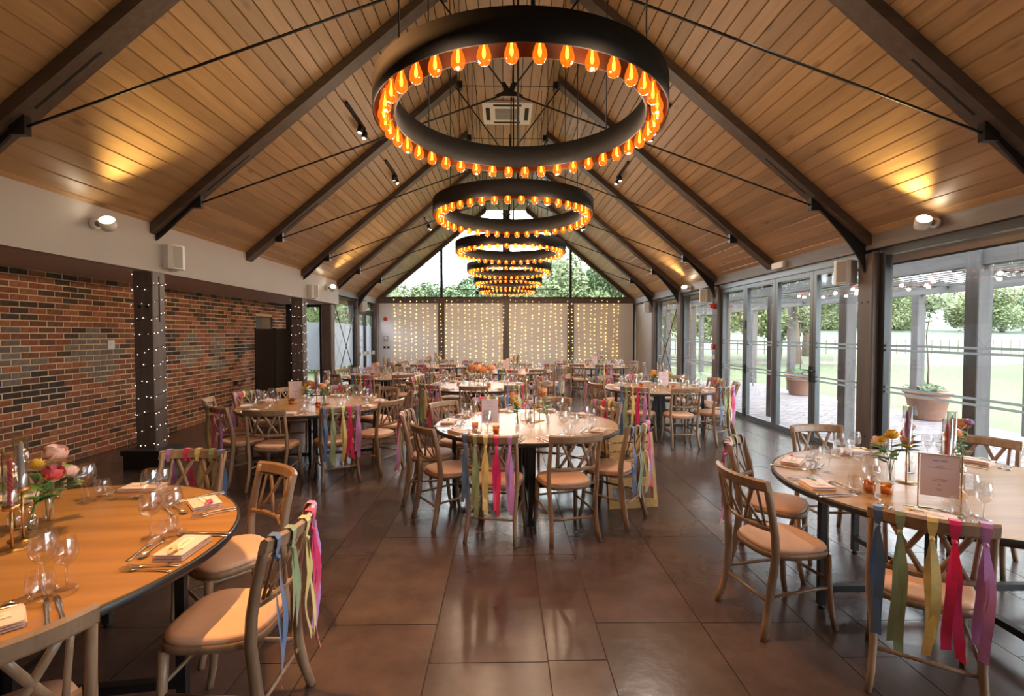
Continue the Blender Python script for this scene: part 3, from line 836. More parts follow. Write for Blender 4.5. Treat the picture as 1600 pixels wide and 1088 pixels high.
def track(x, y, tgt, label, watts=None, tint=None):
    watts = watts or (W_TRACK, W_TRACK); tint = tint or (SPOTC, SPOTC)
    z = rz(x)
    t = thing('track_light', label, 'track light', (x, y, z), 0, 'ceiling track lights')
    MB().box(-0.018, 0.018, -0.45, 0.45, -0.045, -0.012).build('track', M['black_steel'], t)
    for yy in (-0.4, 0.4): MB().tube([(0, yy, -0.03), (0, yy, 0.0)], 0.008, 6).build('fixing', M['black_steel'], t)
    for q, yy in enumerate((0.20, 0.42)):
        tg = Vector(tgt[q % len(tgt)]); p = Vector((0, yy, -0.13))
        d = (tg - (Vector((x, y, z)) + p)).normalized()
        hd = MB().tube([p - d * 0.055, p + d * 0.055], 0.042, 14).build('spot_head', M['black_steel'], t)
        MB().tube([(0, yy, -0.04), p], 0.008, 6).build('yoke', M['black_steel'], hd)
        MB().tube([p + d * 0.052, p + d * 0.0565], 0.032, 12).build('lens', M['lens'], hd)
        lamp('track_beam', 'SPOT', p + d * 0.08, watts[q], tint[q], t, aim=p + d, size=0.03, cone=58, blend=1.0)

def speaker(x, y, z, label, aim):
    t = thing('wall_speaker', label, 'speaker', (x, y, z), 0, 'white wall speakers')
    sg = -1 if x < 0 else 1
    P = [(0.03, -0.12), (0.17, -0.10), (0.20, -0.06), (0.20, 0.06), (0.17, 0.10), (0.03, 0.12)]
    a = aim
    def rot(p): return (-sg * (p[0] * math.cos(a) - p[1] * math.sin(a)), p[0] * math.sin(a) + p[1] * math.cos(a))
    Q = [rot(p) for p in P]
    if sg > 0: Q.reverse()
    MB().prism(Q, -0.15, 0.15).build('cabinet', M['white_plastic'], t)
    G = [rot(p) for p in ((0.198, -0.055), (0.204, -0.055), (0.204, 0.055), (0.198, 0.055))]
    MB().prism(G, -0.135, 0.135).build('grille', M['grey_plastic'], t)
    MB().tube([(0, 0, -0.16), (-sg * 0.08, 0, -0.17), (-sg * 0.14, 0, -0.155)], 0.008, 6).tube([(0, 0, -0.16), (0, 0, 0.05)], 0.010, 6).build('bracket', M['white_plastic'], t)
speaker(XF, 6.42, 2.62, 'white wall speaker on the fascia beside the brick-wall pillar', -0.5)
speaker(XF, 11.0, 2.58, 'white wall speaker on the fascia near the folding screen', -0.5)
speaker(-4.5, 15.35, 2.50, 'white wall speaker beside the glazed exit doors', -0.5)
speaker(XR, 6.50, 2.46, 'white wall speaker at the corner of the folding doors', -0.6)
speaker(XR, 11.0, 2.50, 'white wall speaker above the red alarm post', -0.6)
speaker(XR, 15.4, 2.48, 'white wall speaker on the white end wall', -0.6)

t = thing('exit_light', 'white box-shaped emergency light on the beam over the folding doors', 'emergency light', (XR, 8.1, 2.78))
MB().box(-0.06, 0, -0.17, 0.17, -0.05, 0.05).build('housing', M['white_plastic'], t)
MB().box(-0.066, -0.06, -0.15, 0.15, -0.04, 0.03).build('diffuser', M['leather'], t)
t = thing('fire_sounder', 'red fire alarm sounder on the post beside the folding doors', 'alarm', (XR, RY[5] - 0.02, 2.25))
MB().tube([(0, 0, 0), (-0.03, 0, 0)], 0.06, 14).tube([(-0.03, 0, 0), (-0.12, 0, 0)], [0.05, 0.04], 14).build('sounder_body', M['red'], t)
t = thing('call_point', 'small red fire call point with signs on the timber post', 'alarm', (XR, RY[5] + 0.02, 1.38))
MB().box(-0.04, 0, -0.045, 0.045, -0.045, 0.045).build('housing', M['red'], t)
MB().box(-0.046, -0.04, -0.025, 0.025, -0.025, 0.025).build('button', M['white_plastic'], t)
sg_ = thing('fire_notice', 'small blue and white notice below the red call point', 'notice', (XR, RY[5] + 0.02, 1.2))
MB().box(-0.006, 0, -0.05, 0.05, -0.10, 0.10).build('plate', M['white_plastic'], sg_)
MB().box(-0.008, -0.006, -0.045, 0.045, 0.0, 0.09).build('blue_field', mat('notice_blue', (0.10, 0.25, 0.5), 0.5), sg_)
t = thing('fire_sounder', 'round red fire sounder on the white end wall', 'alarm', (-4.22, YB + 0.02, 2.17))
MB().tube([(0, 0, 0), (0, -0.03, 0)], 0.065, 14).tube([(0, -0.03, 0), (0, -0.09, 0)], [0.05, 0.04], 14).build('sounder_body', M['red'], t)
t = thing('control_panel', 'grey control box on the white end wall above two switches', 'control panel', (-4.20, YB + 0.02, 1.48))
MB().box(-0.07, 0.07, -0.05, 0, -0.1, 0.1).build('housing', M['grey_plastic'], t)
MB().box(-0.045, 0.045, -0.056, -0.05, 0.0, 0.07).build('display', M['white_plastic'], t)
for k, x in enumerate((-4.25, -4.12)):
    t = thing('wall_switch', 'dark square wall switch below the grey control box', 'switch', (x, YB + 0.02, 1.18), 0, 'wall switches on the end wall')
    MB().box(-0.05, 0.05, -0.012, 0, -0.045, 0.045).build('plate', M['grey_plastic'], t)
    MB().box(-0.03, 0.03, -0.018, -0.012, -0.03, 0.03).build('rocker', M['dark'], t)
t = thing('wall_switch', 'white switch plate on the brick wall', 'switch', (XB + 0.003, 7.12, 1.50))
MB().box(0, 0.012, -0.06, 0.06, -0.06, 0.06).build('plate', M['white_plastic'], t)
MB().box(0.012, 0.018, -0.02, 0.02, -0.03, 0.03).build('rocker', M['white_plastic'], t)
t = thing('wall_socket', 'black power socket low on the brick wall', 'socket', (XB + 0.003, 10.35, 0.62))
MB().box(0, 0.012, -0.075, 0.075, -0.045, 0.045).build('plate', M['dark'], t)
MB().box(0.012, 0.015, -0.05, 0.05, -0.02, 0.02).build('outlet', M['black_steel'], t)

t = thing('air_conditioner', 'white ceiling cassette air conditioner set into the oak ceiling', 'air conditioner', (0.0, 9.9, FLATZ))
MB().cbox(-0.48, 0.48, -0.48, 0.48, -0.045, -0.001, 0.03).build('panel', M['white_plastic'], t)
MB().box(-0.24, 0.24, -0.24, 0.24, -0.052, -0.046).build('grille', M['grey_plastic'], t)
for a in range(9): MB().box(-0.23, 0.23, -0.215 + a * 0.05, -0.200 + a * 0.05, -0.058, -0.052).build('louvre', M['grey_plastic'], t)
for q in range(4):
    c, s_ = math.cos(q * PI / 2), math.sin(q * PI / 2)
    P = [(-0.27, 0.34), (0.27, 0.34), (0.27, 0.42), (-0.27, 0.42)]
    MB().prism([(p[0] * c - p[1] * s_, p[0] * s_ + p[1] * c) for p in P], -0.049, -0.045).build('vent', M['dark'], t)
t = thing('lighting_bar', 'thin black lighting bar with two spots below the gable window', 'lighting bar', (0, 16.4, 3.12))
MB().tube([(-1.75, 0, 0), (1.75, 0, 0)], 0.012, 8).build('bar', M['black_steel'], t)
for x in (-1.5, 1.5): MB().tube([(x, 0, 0), (x, 0, rz(x) - 3.12)], 0.006, 6).build('hanger', M['black_steel'], t)
for x in (-1.0, 1.0):
    MB().tube([(x, 0.02, -0.03), (x + 0.06 * (1 if x < 0 else -1), -0.10, -0.12)], 0.05, 12).build('spot_head', M['black_steel'], t)

# folding screen
t = thing('folding_screen', 'dark brown woven folding screen standing in front of the brick wall', 'folding screen', (-5.25, 11.0, 0))
p0 = Vector((-0.25, -0.15, 0))
for k in range(2):
    p1 = p0 + Vector((0.44, 0.13 if k % 2 else -0.02, 0))
    d = (p1 - p0); u = d.normalized(); nn = Vector((-u.y, u.x, 0)) * 0.012
    pn = MB()
    A, B = p0 + u * 0.008, p1 - u * 0.008
    pn.prism([(A - nn).xy, (B - nn).xy, (B + nn).xy, (A + nn).xy], 0.10, 1.76)
    po = pn.build('panel', M['wicker'], t)
    for pp in (A, B):
        MB().cbox(pp.x - 0.016, pp.x + 0.016, pp.y - 0.016, pp.y + 0.016, 0, 1.78, 0.003).build('stile', M['black_steel'], po)
    st = MB()
    for z in [0.14 + 0.05 * q for q in range(33)]:
        st.beam(A - nn * 1.25 + Vector((0, 0, z)), B - nn * 1.25 + Vector((0, 0, z)), 0.008, 0.022)
    stuff(st.build('weave', M['wicker'], po))
    p0 = p1

# ------------------------------------------------------------------ outdoors
def ground(name, pts, z, m, lab=None):
    o = MB().add([(p[0], p[1], z if len(p) < 3 else p[2]) for p in pts], [tuple(range(len(pts)))]).build(name, m)
    return struct(o)
ground('lawn', [(8.45, -14), (90, -14), (90, 60), (8.45, 60)], -0.03, M['lawn'])
ground('lawn_behind', [(-60, YB + 0.3), (8.45, YB + 0.3), (8.45, 60), (-60, 60)], -0.035, M['lawn'])
ground('yard', [(-30, -14), (-6.4, -14), (-6.4, 12.95), (-4.75, 12.95), (-4.75, YB + 0.3), (-30, YB + 0.3)], -0.03, M['gravel'])
ground('terrace_base', [(4.6, -14), (8.5, -14), (8.5, YB + 4), (4.6, YB + 4)], -0.045, M['gravel'])
ground('path', [(4, 30.5), (14, 27.0), (24, 26.0), (36, 28), (60, 40), (90, 52), (90, 62), (60, 47), (36, 33), (24, 29.5), (14, 30.5), (4, 34)], -0.022, M['gravel'])
gm = MB()
def hill(u, v):
    x = -20 + 180 * u; y = 44 + 110 * v
    return (x, y, -0.05 + 7.5 * (v ** 1.15) + 0.6 * math.sin(u * 7) * v)
gm.grid(hill, 20, 12)
def hill2(u, v):
    y = -20 + 64 * u; x = 55 + 100 * v
    return (x, y, -0.05 + 7.0 * v)
gm.grid(lambda u, v: hill2(v, u), 12, 20)
struct(gm.build('meadow', M['meadow']))
# block paving of the terrace
terr = struct(MB().box(4.72, 8.5, -1, YB + 3, -0.09, -0.04).build('terrace', M['gravel']))
pav = []
row = 0; y = 3.2
while y < 16.8:
    x = 4.74 - (0.105 if row % 2 else 0)
    while x < 8.48:
        a, b = max(x, 4.73), min(x + 0.2, 8.49)
        if b - a > 0.03: pav.append((a, b, y, y + 0.1))
        x += 0.21
    y += 0.11; row += 1
pav.sort(key=lambda p: (p[2] < 4.3 * p[0] / 4.7, math.hypot(p[0], p[2])))
mass = MB(); mcol = []; cache = {}
def pav_tone():
    k = R.uniform(0.8, 1.15); return (0.155 * k, 0.128 * k, 0.132 * k)
for n, (a, b, y0, y1) in enumerate(pav):
    dz = R.uniform(-0.003, 0.002)
    if n < 295:
        key = round(b - a, 3)
        if key not in cache: cache[key] = MB().box(0, key, 0, 0.1, -0.04, 0.0).mesh('paver', M['paver'])
        o = mobj('paver', cache[key], terr, (a, y0, dz)); o.color = (*pav_tone(), 1)
    else:
        mass.box(a, b, y0, y1, -0.04, dz); mcol += [pav_tone()] * 6
me = mass.mesh('paver', M['paver_mass']); colattr(me, mcol)
stuff(mobj('paver', me, terr))

# pergola
pg = thing('pergola', 'weathered grey timber pergola over the paved terrace outside', 'pergola', (5.3, 0, 0))
for k in range(-1, 8):
    y = 5.5 + 2.12 * k
    MB().cbox(-0.085, 0.085, y - 0.085, y + 0.085, 0.0, 2.68, 0.008).build('post', M['grey_timber'], pg)
    yo = 9.34 + 2.08 * (k - 2)
    po = MB().cbox(2.50, 2.66, yo - 0.08, yo + 0.08, 0.09, 2.39, 0.008).build('post', M['grey_timber'], pg)
    MB().box(2.57, 2.59, yo - 0.012, yo + 0.012, 0.0, 0.09).build('post_foot', M['black_steel'], po)
for k in range(-1, 7):
    y = 5.5 + 2.12 * k
    MB().box(-0.05, 0.05, y + 0.085, y + 2.12 - 0.085, 2.42, 2.60).build('beam', M['grey_timber_y'], pg)
MB().box(2.53, 2.63, 3.3, 20.4, 2.39, 2.55).build('beam', M['grey_timber_y'], pg)
for k in range(10):
    x = 0.22 + k * 0.23
    MB().box(x, x + 0.05, 3.3, 20.4, 2.478, 2.495).build('slat', M['grey_timber_y'], pg)
for k in range(8):
    y = 4.4 + 2.12 * k
    MB().box(0.05, 2.53, y, y + 0.06, 2.495, 2.57).build('joist', M['grey_timber'], pg)

# leaf clusters
def crown(n, rx, ry, rz_, leaf, seed, shell=0.55, blobs=9):
    r = random.Random(seed); m = MB()
    B = [(Vector((r.gauss(0, 0.42) * rx, r.gauss(0, 0.42) * ry, r.uniform(-0.6, 0.7) * rz_)), r.uniform(0.35, 0.6)) for _ in range(blobs)]
    for i in range(n):
        c, s = B[r.randrange(blobs)]
        d = Vector((r.gauss(0, 1), r.gauss(0, 1), r.gauss(0, 1))).normalized() * (r.random() ** 0.33)
        p = c + Vector((d.x * rx * s, d.y * ry * s, d.z * rz_ * s))
        a = Vector((r.gauss(0, 1), r.gauss(0, 1), r.gauss(0, 1))).normalized()
        b = a.orthogonal().normalized(); l = leaf * r.uniform(0.6, 1.3)
        e = a.cross(b) * 0.1 * l
        m.add([p - a * l, p - b * l * 0.45 + e, p + a * l, p + b * l * 0.45 + e], [(0, 1, 2, 3)])
    return m
CR = []
for k, (n, leaf, mm) in enumerate(((11000, 0.046, 'leaf_a'), (11000, 0.046, 'leaf_b'), (10000, 0.046, 'leaf_c'))):
    CR.append(crown(n, 1, 1, 1, leaf, 11 + k).mesh('foliage', M[mm]))
TRK = MB().tube([(0, 0, 0), (0.03, 0.02, 0.35), (-0.02, 0.03, 0.7), (0.02, 0, 1.0)], [0.055, 0.042, 0.032, 0.012], 8).tube([(0, 0, 0.45), (0.18, 0.1, 0.7), (0.3, 0.12, 0.85)], [0.02, 0.014, 0.006], 6).tube([(0, 0, 0.5), (-0.2, -0.05, 0.72), (-0.3, -0.12, 0.9)], [0.02, 0.014, 0.006], 6).mesh('trunk', M['bark'])
def tree(x, y, z, h, w, kind, label, group, low=0.25):
    t = thing('garden_tree', label, 'tree', (x, y, z), R.uniform(0, 6), group)
    tr = mobj('trunk', TRK, t); tr.scale = (h * 0.75, h * 0.75, h * 0.8)
    f = mobj('foliage', CR[kind], t, (0, 0, h * (0.5 + low / 2))); f.scale = (w, w, h * (0.5 - low / 2) * 1.15)
    stuff(f)
    return t
for k in range(11): # behind the gable
    x = -15 + 3.1 * k + R.uniform(-0.8, 0.8); y = 27 + R.uniform(-1, 5)
    tree(x, y, -0.05, R.uniform(4.6, 5.4) + (1.5 if x > 3 else 0), R.uniform(2.2, 2.9), k % 3, 'leafy tree showing through the gable window', 'trees behind the gable')
for (x, y, h, w, kd) in ((17.5, 31.5, 7.0, 3.6, 2), (13.0, 36.0, 7.5, 3.6, 0), (22.5, 36.5, 8.0, 3.8, 2)):
    tree(x, y, -0.05, h, w, kd, 'spreading tree on the lawn beyond the folding doors', 'trees on the lawn', low=0.35)
for (x, y, h, w, kd) in ((21.5, 17.5, 8.2, 3.4, 2), (30, 21.5, 9.0, 4.2, 2), (35.5, 27, 9.5, 4.5, 0)):
    tree(x, y, -0.05, h, w, kd, 'tree with pale leaves beyond the lawn by the path', 'trees by the path', low=0.45)
for k in range(26):
    x = 8 + 5.0 * k; y = 84 + R.uniform(-4, 5)
    tree(x, y, 2.0, R.uniform(7, 9.5), R.uniform(4.2, 5.4), (k * 7) % 3, 'dense tree in the distant wood above the meadow', 'distant trees', low=0.05)
for k in range(7):
    tree(118 + R.uniform(-4, 4), 78 - 11 * k, 3.5, R.uniform(9, 11.5), R.uniform(6, 7), k % 3, 'dense tree in the distant wood above the meadow', 'distant trees', low=0.05)
for k in range(6): # hedge left of the hall
    tree(-9.6 - 0.3 * (k % 2), 12.6 + 1.7 * k, -0.03, 3.6 + R.uniform(-0.3, 0.5), 1.25, (k + 1) % 2, 'clipped hedge shrub outside the frosted windows', 'hedge outside the frosted windows', low=0.0)
for k in range(3):
    tree(-8.2 + 1.6 * k, 21.5 + 0.6 * k, -0.03, 3.6, 1.2, k % 2, 'clipped hedge shrub outside the frosted windows', 'hedge outside the frosted windows', low=0.0)

fn = thing('estate_fence', 'dark estate fence of thin posts and rails across the lawn', 'fence', (12, 41, 0))
for k in range(67):
    MB().box(k * 0.75 - 0.025, k * 0.75 + 0.025, -0.025, 0.025, -0.06, 1.15).build('fence_post', M['bark'], fn)
for z in (0.35, 0.7, 1.05):
    MB().box(0, 33 * 1.5, -0.012, 0.012, z - 0.02, z + 0.02).build('rail', M['bark'], fn)

def planter(x, y, label, seed):
    t = thing('terracotta_planter', label, 'planter', (x, y, -0.0), 0, 'terracotta planters on the terrace')
    MB().lathe([(0.0, 0.0), (0.24, 0.0), (0.26, 0.03), (0.33, 0.40), (0.345, 0.41), (0.345, 0.435), (0.335, 0.445), (0.36, 0.50), (0.385, 0.505), (0.395, 0.53), (0.39, 0.56), (0.36, 0.565), (0.34, 0.54), (0.33, 0.50)], 28).build('pot', M['terracotta'], t)
    MB().lathe([(0.34, 0.51), (0.0, 0.53)], 20).build('soil', M['soil'], t)
    stuff(crown(500, 0.30, 0.30, 0.10, 0.045, seed).build('foliage', M['leaf_b'], t, (0, 0, 0.60)))
    MB().tube([(0, 0, 0.5), (0.03, 0.02, 1.0), (-0.02, 0.03, 1.6), (0.02, 0, 2.1)], [0.02, 0.016, 0.012, 0.006], 6).build('stem', M['bark'], t)
    stuff(crown(420, 0.35, 0.35, 0.5, 0.05, seed + 1).build('foliage', M['leaf_a'], t, (0, 0, 2.15)))
planter(8.1, 9.35, 'terracotta planter with a young tree outside the fixed window', 3)
planter(7.95, 13.2, 'terracotta planter with a young tree outside the folding doors', 5)

# ------------------------------------------------------------------ tables
TABLES = {  # centre, chair angle offset (a chair without ribbons sits at this angle), turn of the base, phrase used in labels
    'A': ((0.165, 4.93), -72, 0, 'the table beside the wooden high chair'),
    'B': ((-2.20, 2.05), -40, 8, 'the golden-lit table with twisted candle'),
    'C': ((2.58, 2.90), -175, 0, 'the table by the big fixed window'),
    'D': ((-2.47, 6.30), -92, 20, 'the table in front of the folding screen'),
    'E': ((2.54, 8.20), -88, 0, 'the table by the folding glass doors'),
    'F': ((-0.52, 8.55), -90, 10, 'the middle table with the orange roses'),
    'G': ((0.20, 11.90), -65, 30, 'the middle table facing the fairy-light curtain'),
    'H': ((-2.60, 10.55), -61, 15, 'the table by the frosted windows'),
    'I': ((-2.00, 13.75), -66, 40, 'the table nearest the exit doors'),
    'J': ((2.56, 13.70), -128, 5, 'the table nearest the white end wall'),
}
TR = 0.915; TZ = 0.75
top_me = MB().lathe([(0.0005, TZ - 0.03), (TR - 0.012, TZ - 0.03), (TR - 0.012, TZ), (0.0005, TZ)], 72, sm=False).mesh('tabletop', M['table'])
edge_me = MB().lathe([(TR - 0.0115, TZ - 0.034), (TR - 0.001, TZ - 0.034), (TR + 0.002, TZ - 0.028), (TR + 0.002, TZ - 0.005), (TR - 0.002, TZ + 0.0005), (TR - 0.0115, TZ + 0.0008)], 72).mesh('edge_band', M['table_edge'])
fm = MB()
w = 0.038
for (x, z0, z1) in ((0.07, 0.02, TZ - 0.035), (0.73, 0.02, TZ - 0.035)):
    fm.box(x - w / 2, x + w / 2, -w / 2, w / 2, z0, z1)
fm.box(0.07 + w / 2, 0.73 - w / 2, -w / 2, w / 2, 0.10, 0.10 + w).box(0.07 + w / 2, 0.73 - w / 2, -w / 2, w / 2, TZ - 0.035 - w, TZ - 0.035)
for x in (0.07, 0.73):
    fm.tube([(x, 0, 0), (x, 0, 0.022)], [0.022, 0.010], 8)
frame_me = fm.mesh('leg_frame', M['black_steel'])
for k, ((x, y), off, turn, ph) in TABLES.items():
    t = thing('round_table', 'round oak banquet table with black rim, ' + ph, 'table', (x, y, 0), math.radians(turn), 'round banquet tables')
    tp = mobj('tabletop', top_me, t); mobj('edge_band', edge_me, tp)
    for q in range(4): mobj('leg_frame', frame_me, t, None, q * PI / 2)

# ------------------------------------------------------------------ chairs
def bz(z):  # y of the back post at height z
    P = [(0, -0.262), (0.12, -0.228), (0.25, -0.205), (0.42, -0.192), (0.55, -0.197), (0.70, -0.222), (0.87, -0.262)]
    for (a, ya), (b, yb) in zip(P[:-1], P[1:]):
        if z <= b: return ya + (yb - ya) * (z - a) / (b - a)
    return P[-1][1]
CREST = (0.805, 0.872)
def crest_y(x): return -0.252 - 0.058 * (1 - (x / 0.215) ** 2)
def lower_y(x): return -0.197 - 0.048 * (1 - min(1, (x / 0.185) ** 2))
def chair_parts():
    P = []
    # seat
    def outline(k, ins):
        pts = []
        n = 28
        for i in range(n):
            a = 2 * PI * i / n
            ca, sa = math.cos(a), math.sin(a)
            e = 0.62
            px = math.copysign(abs(ca) ** e, ca); py = math.copysign(abs(sa) ** e, sa)
            hw = 0.205 + 0.012 * py - ins
            pts.append((px * hw, py * (0.205 - ins) + 0.0))
        return pts
    o0 = outline(0, 0.0); o1 = outline(0, 0.012)
    m = MB(); m.prism(o0, 0.415, 0.447, sm=True)
    P.append(('seat_frame', m.mesh('seat_frame', M['chair'])))
    rings = [(0.010, 0.447), (0.006, 0.456), (0.010, 0.467), (0.028, 0.474), (0.07, 0.479), (0.14, 0.481)]
    m = MB(); n = 28
    v = []
    for ins, z in rings: v += [(p[0], p[1], z) for p in outline(0, ins)]
    f = [(i * n + j, i * n + (j + 1) % n, (i + 1) * n + (j + 1) % n, (i + 1) * n + j) for i in range(len(rings) - 1) for j in range(n)] + [tuple((len(rings) - 1) * n + j for j in range(n))]
    m.add(v, f, 0, True)
    P.append(('seat_pad', m.mesh('seat_pad', M['pad'])))
    # back legs
    for s in (-1, 1):
        zs = [0, 0.1, 0.22, 0.34, 0.45, 0.56, 0.68, 0.80, 0.855]
        pts = [(s * (0.205 - 0.018 * math.sin(min(1, z / 0.45) * PI) + 0.0 * z), bz(z), z) for z in zs]
        m = MB().tube(pts, [(0.016, 0.021), (0.0165, 0.023), (0.017, 0.025), (0.0175, 0.025), (0.0175, 0.024), (0.017, 0.023), (0.016, 0.022), (0.0155, 0.02), (0.015, 0.018)], 8, flat=(1, 0, 0))
        P.append(('back_leg', m.mesh('back_leg', M['chair'])))
        pts = [(s * 0.19, 0.205, 0), (s * 0.184, 0.182, 0.1), (s * 0.178, 0.168, 0.24), (s * 0.174, 0.160, 0.417)]
        m = MB().tube(pts, [0.0155, 0.0165, 0.019, 0.021], 8, flat=(1, 0, 0))
        P.append(('front_leg', m.mesh('front_leg', M['chair'])))
    # rails
    def rail(hw, yf, z0, z1, d, n=10, rake=0.0):
        m = MB(); v = []; f = []
        for i in range(n + 1):
            x = -hw + 2 * hw * i / n; y = yf(x)
            c = 0.35 * d
            v += [(x, y - d / 2 + c, z0), (x, y + d / 2, z0 + c), (x, y + d / 2 - rake, z1 - c), (x, y - rake, z1), (x, y - d / 2 - rake, z1 - c), (x, y - d / 2, z0 + c)]
        for i in range(n):
            for j in range(6): f.append((i * 6 + j, i * 6 + (j + 1) % 6, i * 6 + 6 + (j + 1) % 6, i * 6 + 6 + j))
        f += [tuple(range(6))[::-1], tuple(n * 6 + j for j in range(6))]
        return m.add(v, f, 0, False)
    P.append(('crest_rail', rail(0.222, crest_y, CREST[0], CREST[1], 0.03, rake=0.012).mesh('crest_rail', M['chair'])))
    P.append(('lower_rail', rail(0.185, lower_y, 0.575, 0.607, 0.026).mesh('lower_rail', M['chair'])))
    # crossed slats
    def slat(u0, u1, w=0.0135):
        pts = []
        for q in range(5):
            k = q / 4
            x = u0 + (u1 - u0) * k; z = 0.818 + (0.60 - 0.818) * k
            y = crest_y(x) * (1 - k) + lower_y(x) * k
            pts.append((x, y, z))
        return MB().tube(pts, [(w, 0.0075)] * 5, 6, flat=(1, 0, 0))
    for s in (-1, 1):
        P.append(('back_slat', slat(s * 0.158, s * 0.148, 0.010).mesh('back_slat', M['chair'])))
        P.append(('back_slat', slat(s * 0.135, s * 0.022).mesh('back_slat', M['chair'])))
        P.append(('back_slat', slat(s * 0.022, s * 0.128).mesh('back_slat', M['chair'])))
    # stretchers
    for s in (-1, 1):
        P.append(('stretcher', MB().tube([(s * 0.189, -0.207, 0.225), (s * 0.18, 0.172, 0.24)], 0.0095, 8).mesh('stretcher', M['chair'])))
    P.append(('stretcher', MB().tube([(-0.189, -0.212, 0.19), (0.189, -0.212, 0.19)], 0.0095, 8).mesh('stretcher', M['chair'])))
    P.append(('stretcher', MB().tube([(-0.178, 0.169, 0.275), (0.178, 0.169, 0.275)], 0.0095, 8).mesh('stretcher', M['chair'])))
    return P
CP = chair_parts()
def ribbon(x, w, L1, L2, seed, m):
    r = random.Random(seed); b = MB(); y = crest_y(x) - 0.006
    # band round the crest
    sec = [(y + 0.024, CREST[0] - 0.012), (y + 0.0245, CREST[1] - 0.03), (y + 0.012, CREST[1] + 0.004), (y - 0.016, CREST[1] + 0.003), (y - 0.026, CREST[1] - 0.012), (y - 0.0215, CREST[0] + 0.02), (y - 0.014, CREST[0] - 0.014)]
    sc = [0.5, 1, 1, 1, 1, 0.85, 0.45]
    for i in range(len(sec) - 1):
        (ya, za), (yb, zb) = sec[i], sec[i + 1]
        b.add([(x - w * sc[i], ya, za), (x + w * sc[i], ya, za), (x + w * sc[i + 1], yb, zb), (x - w * sc[i + 1], yb, zb)], [(0, 1, 2, 3)], 0, True)
    b.tube([(x, y + 0.004, CREST[0] - 0.006), (x, y - 0.020, CREST[0] - 0.022), (x, y - 0.014, CREST[0] - 0.034)], [0.009, 0.012, 0.006], 6)
    for q, (L, dx) in enumerate(((L1, -0.010), (L2, 0.012))):
        ph = r.uniform(0, 6); am = r.uniform(0.006, 0.016); tw = r.uniform(-0.5, 0.5)
        n = 12; v = []; f = []
        for i in range(n + 1):
            u = i / n
            ww = w * (0.45 + 0.5 * min(1, u * 4)); z = CREST[0] - 0.02 - L * u
            cx = x + dx * min(1, u * 3) + 0.012 * math.sin(ph + 4 * u) * u
            cyy = y - 0.018 - 0.006 * q - 0.012 * u + am * math.sin(ph + 7 * u) * min(1, u * 3)
            a = tw * u + 0.35 * math.sin(ph * 1.3 + 5 * u)
            v += [(cx - ww * math.cos(a), cyy - ww * math.sin(a), z + (0.02 * (q - 0.5) if i == n else 0)), (cx + ww * math.cos(a), cyy + ww * math.sin(a), z)]
        for i in range(n): f.append((2 * i, 2 * i + 1, 2 * i + 3, 2 * i + 2))
        b.add(v, f, 0, True)
    return b.mesh('ribbon', m)
RSET = []
for s in range(3):
    L = []
    for q, (c, x) in enumerate((('blue', -0.192), ('green', -0.098), ('yellow', -0.012), ('pink', 0.078), ('lilac', 0.178))):
        r = random.Random(s * 10 + q)
        L.append((c, ribbon(x + r.uniform(-0.012, 0.012), 0.0185, r.uniform(0.40, 0.50), r.uniform(0.44, 0.56), s * 31 + q, M['rib_' + c])))
    RSET.append(L)
nr = [0]
def chair(x, y, face, label, group, ribbons):
    t = thing('crossback_chair', label, 'chair', (x, y, 0), face, group)
    for n, me in CP: mobj(n, me, t)
    if ribbons:
        for c, me in RSET[nr[0] % 3]:
            o = mobj('ribbon', me, t); o['label'] = c + ' satin ribbon'
        nr[0] += 1
    return t
SEATS = {k: [(off + 36 * q, q % 2 == 1, None, None) for q in range(10) if not (k == 'A' and q == 2)] for k, (c_, off, tn, ph) in TABLES.items()}   # the high chair takes one place at A
SEATS['B'] = [(-44, False, 0.86, 0), (2, True, 0.97, -2), (45, False, 0.90, 4), (87, True, 0.99, 0), (130, False, 0.92, 0), (173, True, 0.92, 0), (217, False, 0.92, 0), (262, True, 0.92, 0)]
SEATS['C'] = [(-176, False, 1.03, 6), (-137, True, 0.88, 12), (-92, False, 0.92, 0), (-50, True, 0.92, 0), (-6, False, 0.92, 0), (38, False, 0.95, 0), (89, False, 0.98, 0), (142, True, 0.90, 0)]
SIDES = ['window side', 'window corner towards fairy lights', 'fairy-light side', 'brick-wall corner towards fairy lights', 'brick-wall side',
         'brick-wall corner away from fairy lights', 'side away from fairy lights', 'window corner away from fairy lights']
for k, ((cx, cyy), off, turn, ph) in TABLES.items():
    for (a, rib, rad, tw) in SEATS[k]:
        th = math.radians(a + (R.uniform(-2, 2) if rad is None else 0))
        if rad is None: rad = 0.915 + R.uniform(-0.02, 0.03); tw = R.uniform(-5, 5)
        x = cx + rad * math.cos(th); y = cyy + rad * math.sin(th)
        face = th + PI / 2 + math.radians(tw)      # local +Y looks at the table centre
        side = SIDES[round(math.degrees(th) / 45) % 8]
        lab = '%s wooden chair, %s, %s' % ('ribboned' if rib else 'plain', side, ph[4:])
        grp = ('ribboned chairs at ' if rib else 'plain chairs at ') + ph
        chair(x, y, face, lab, grp, rib)

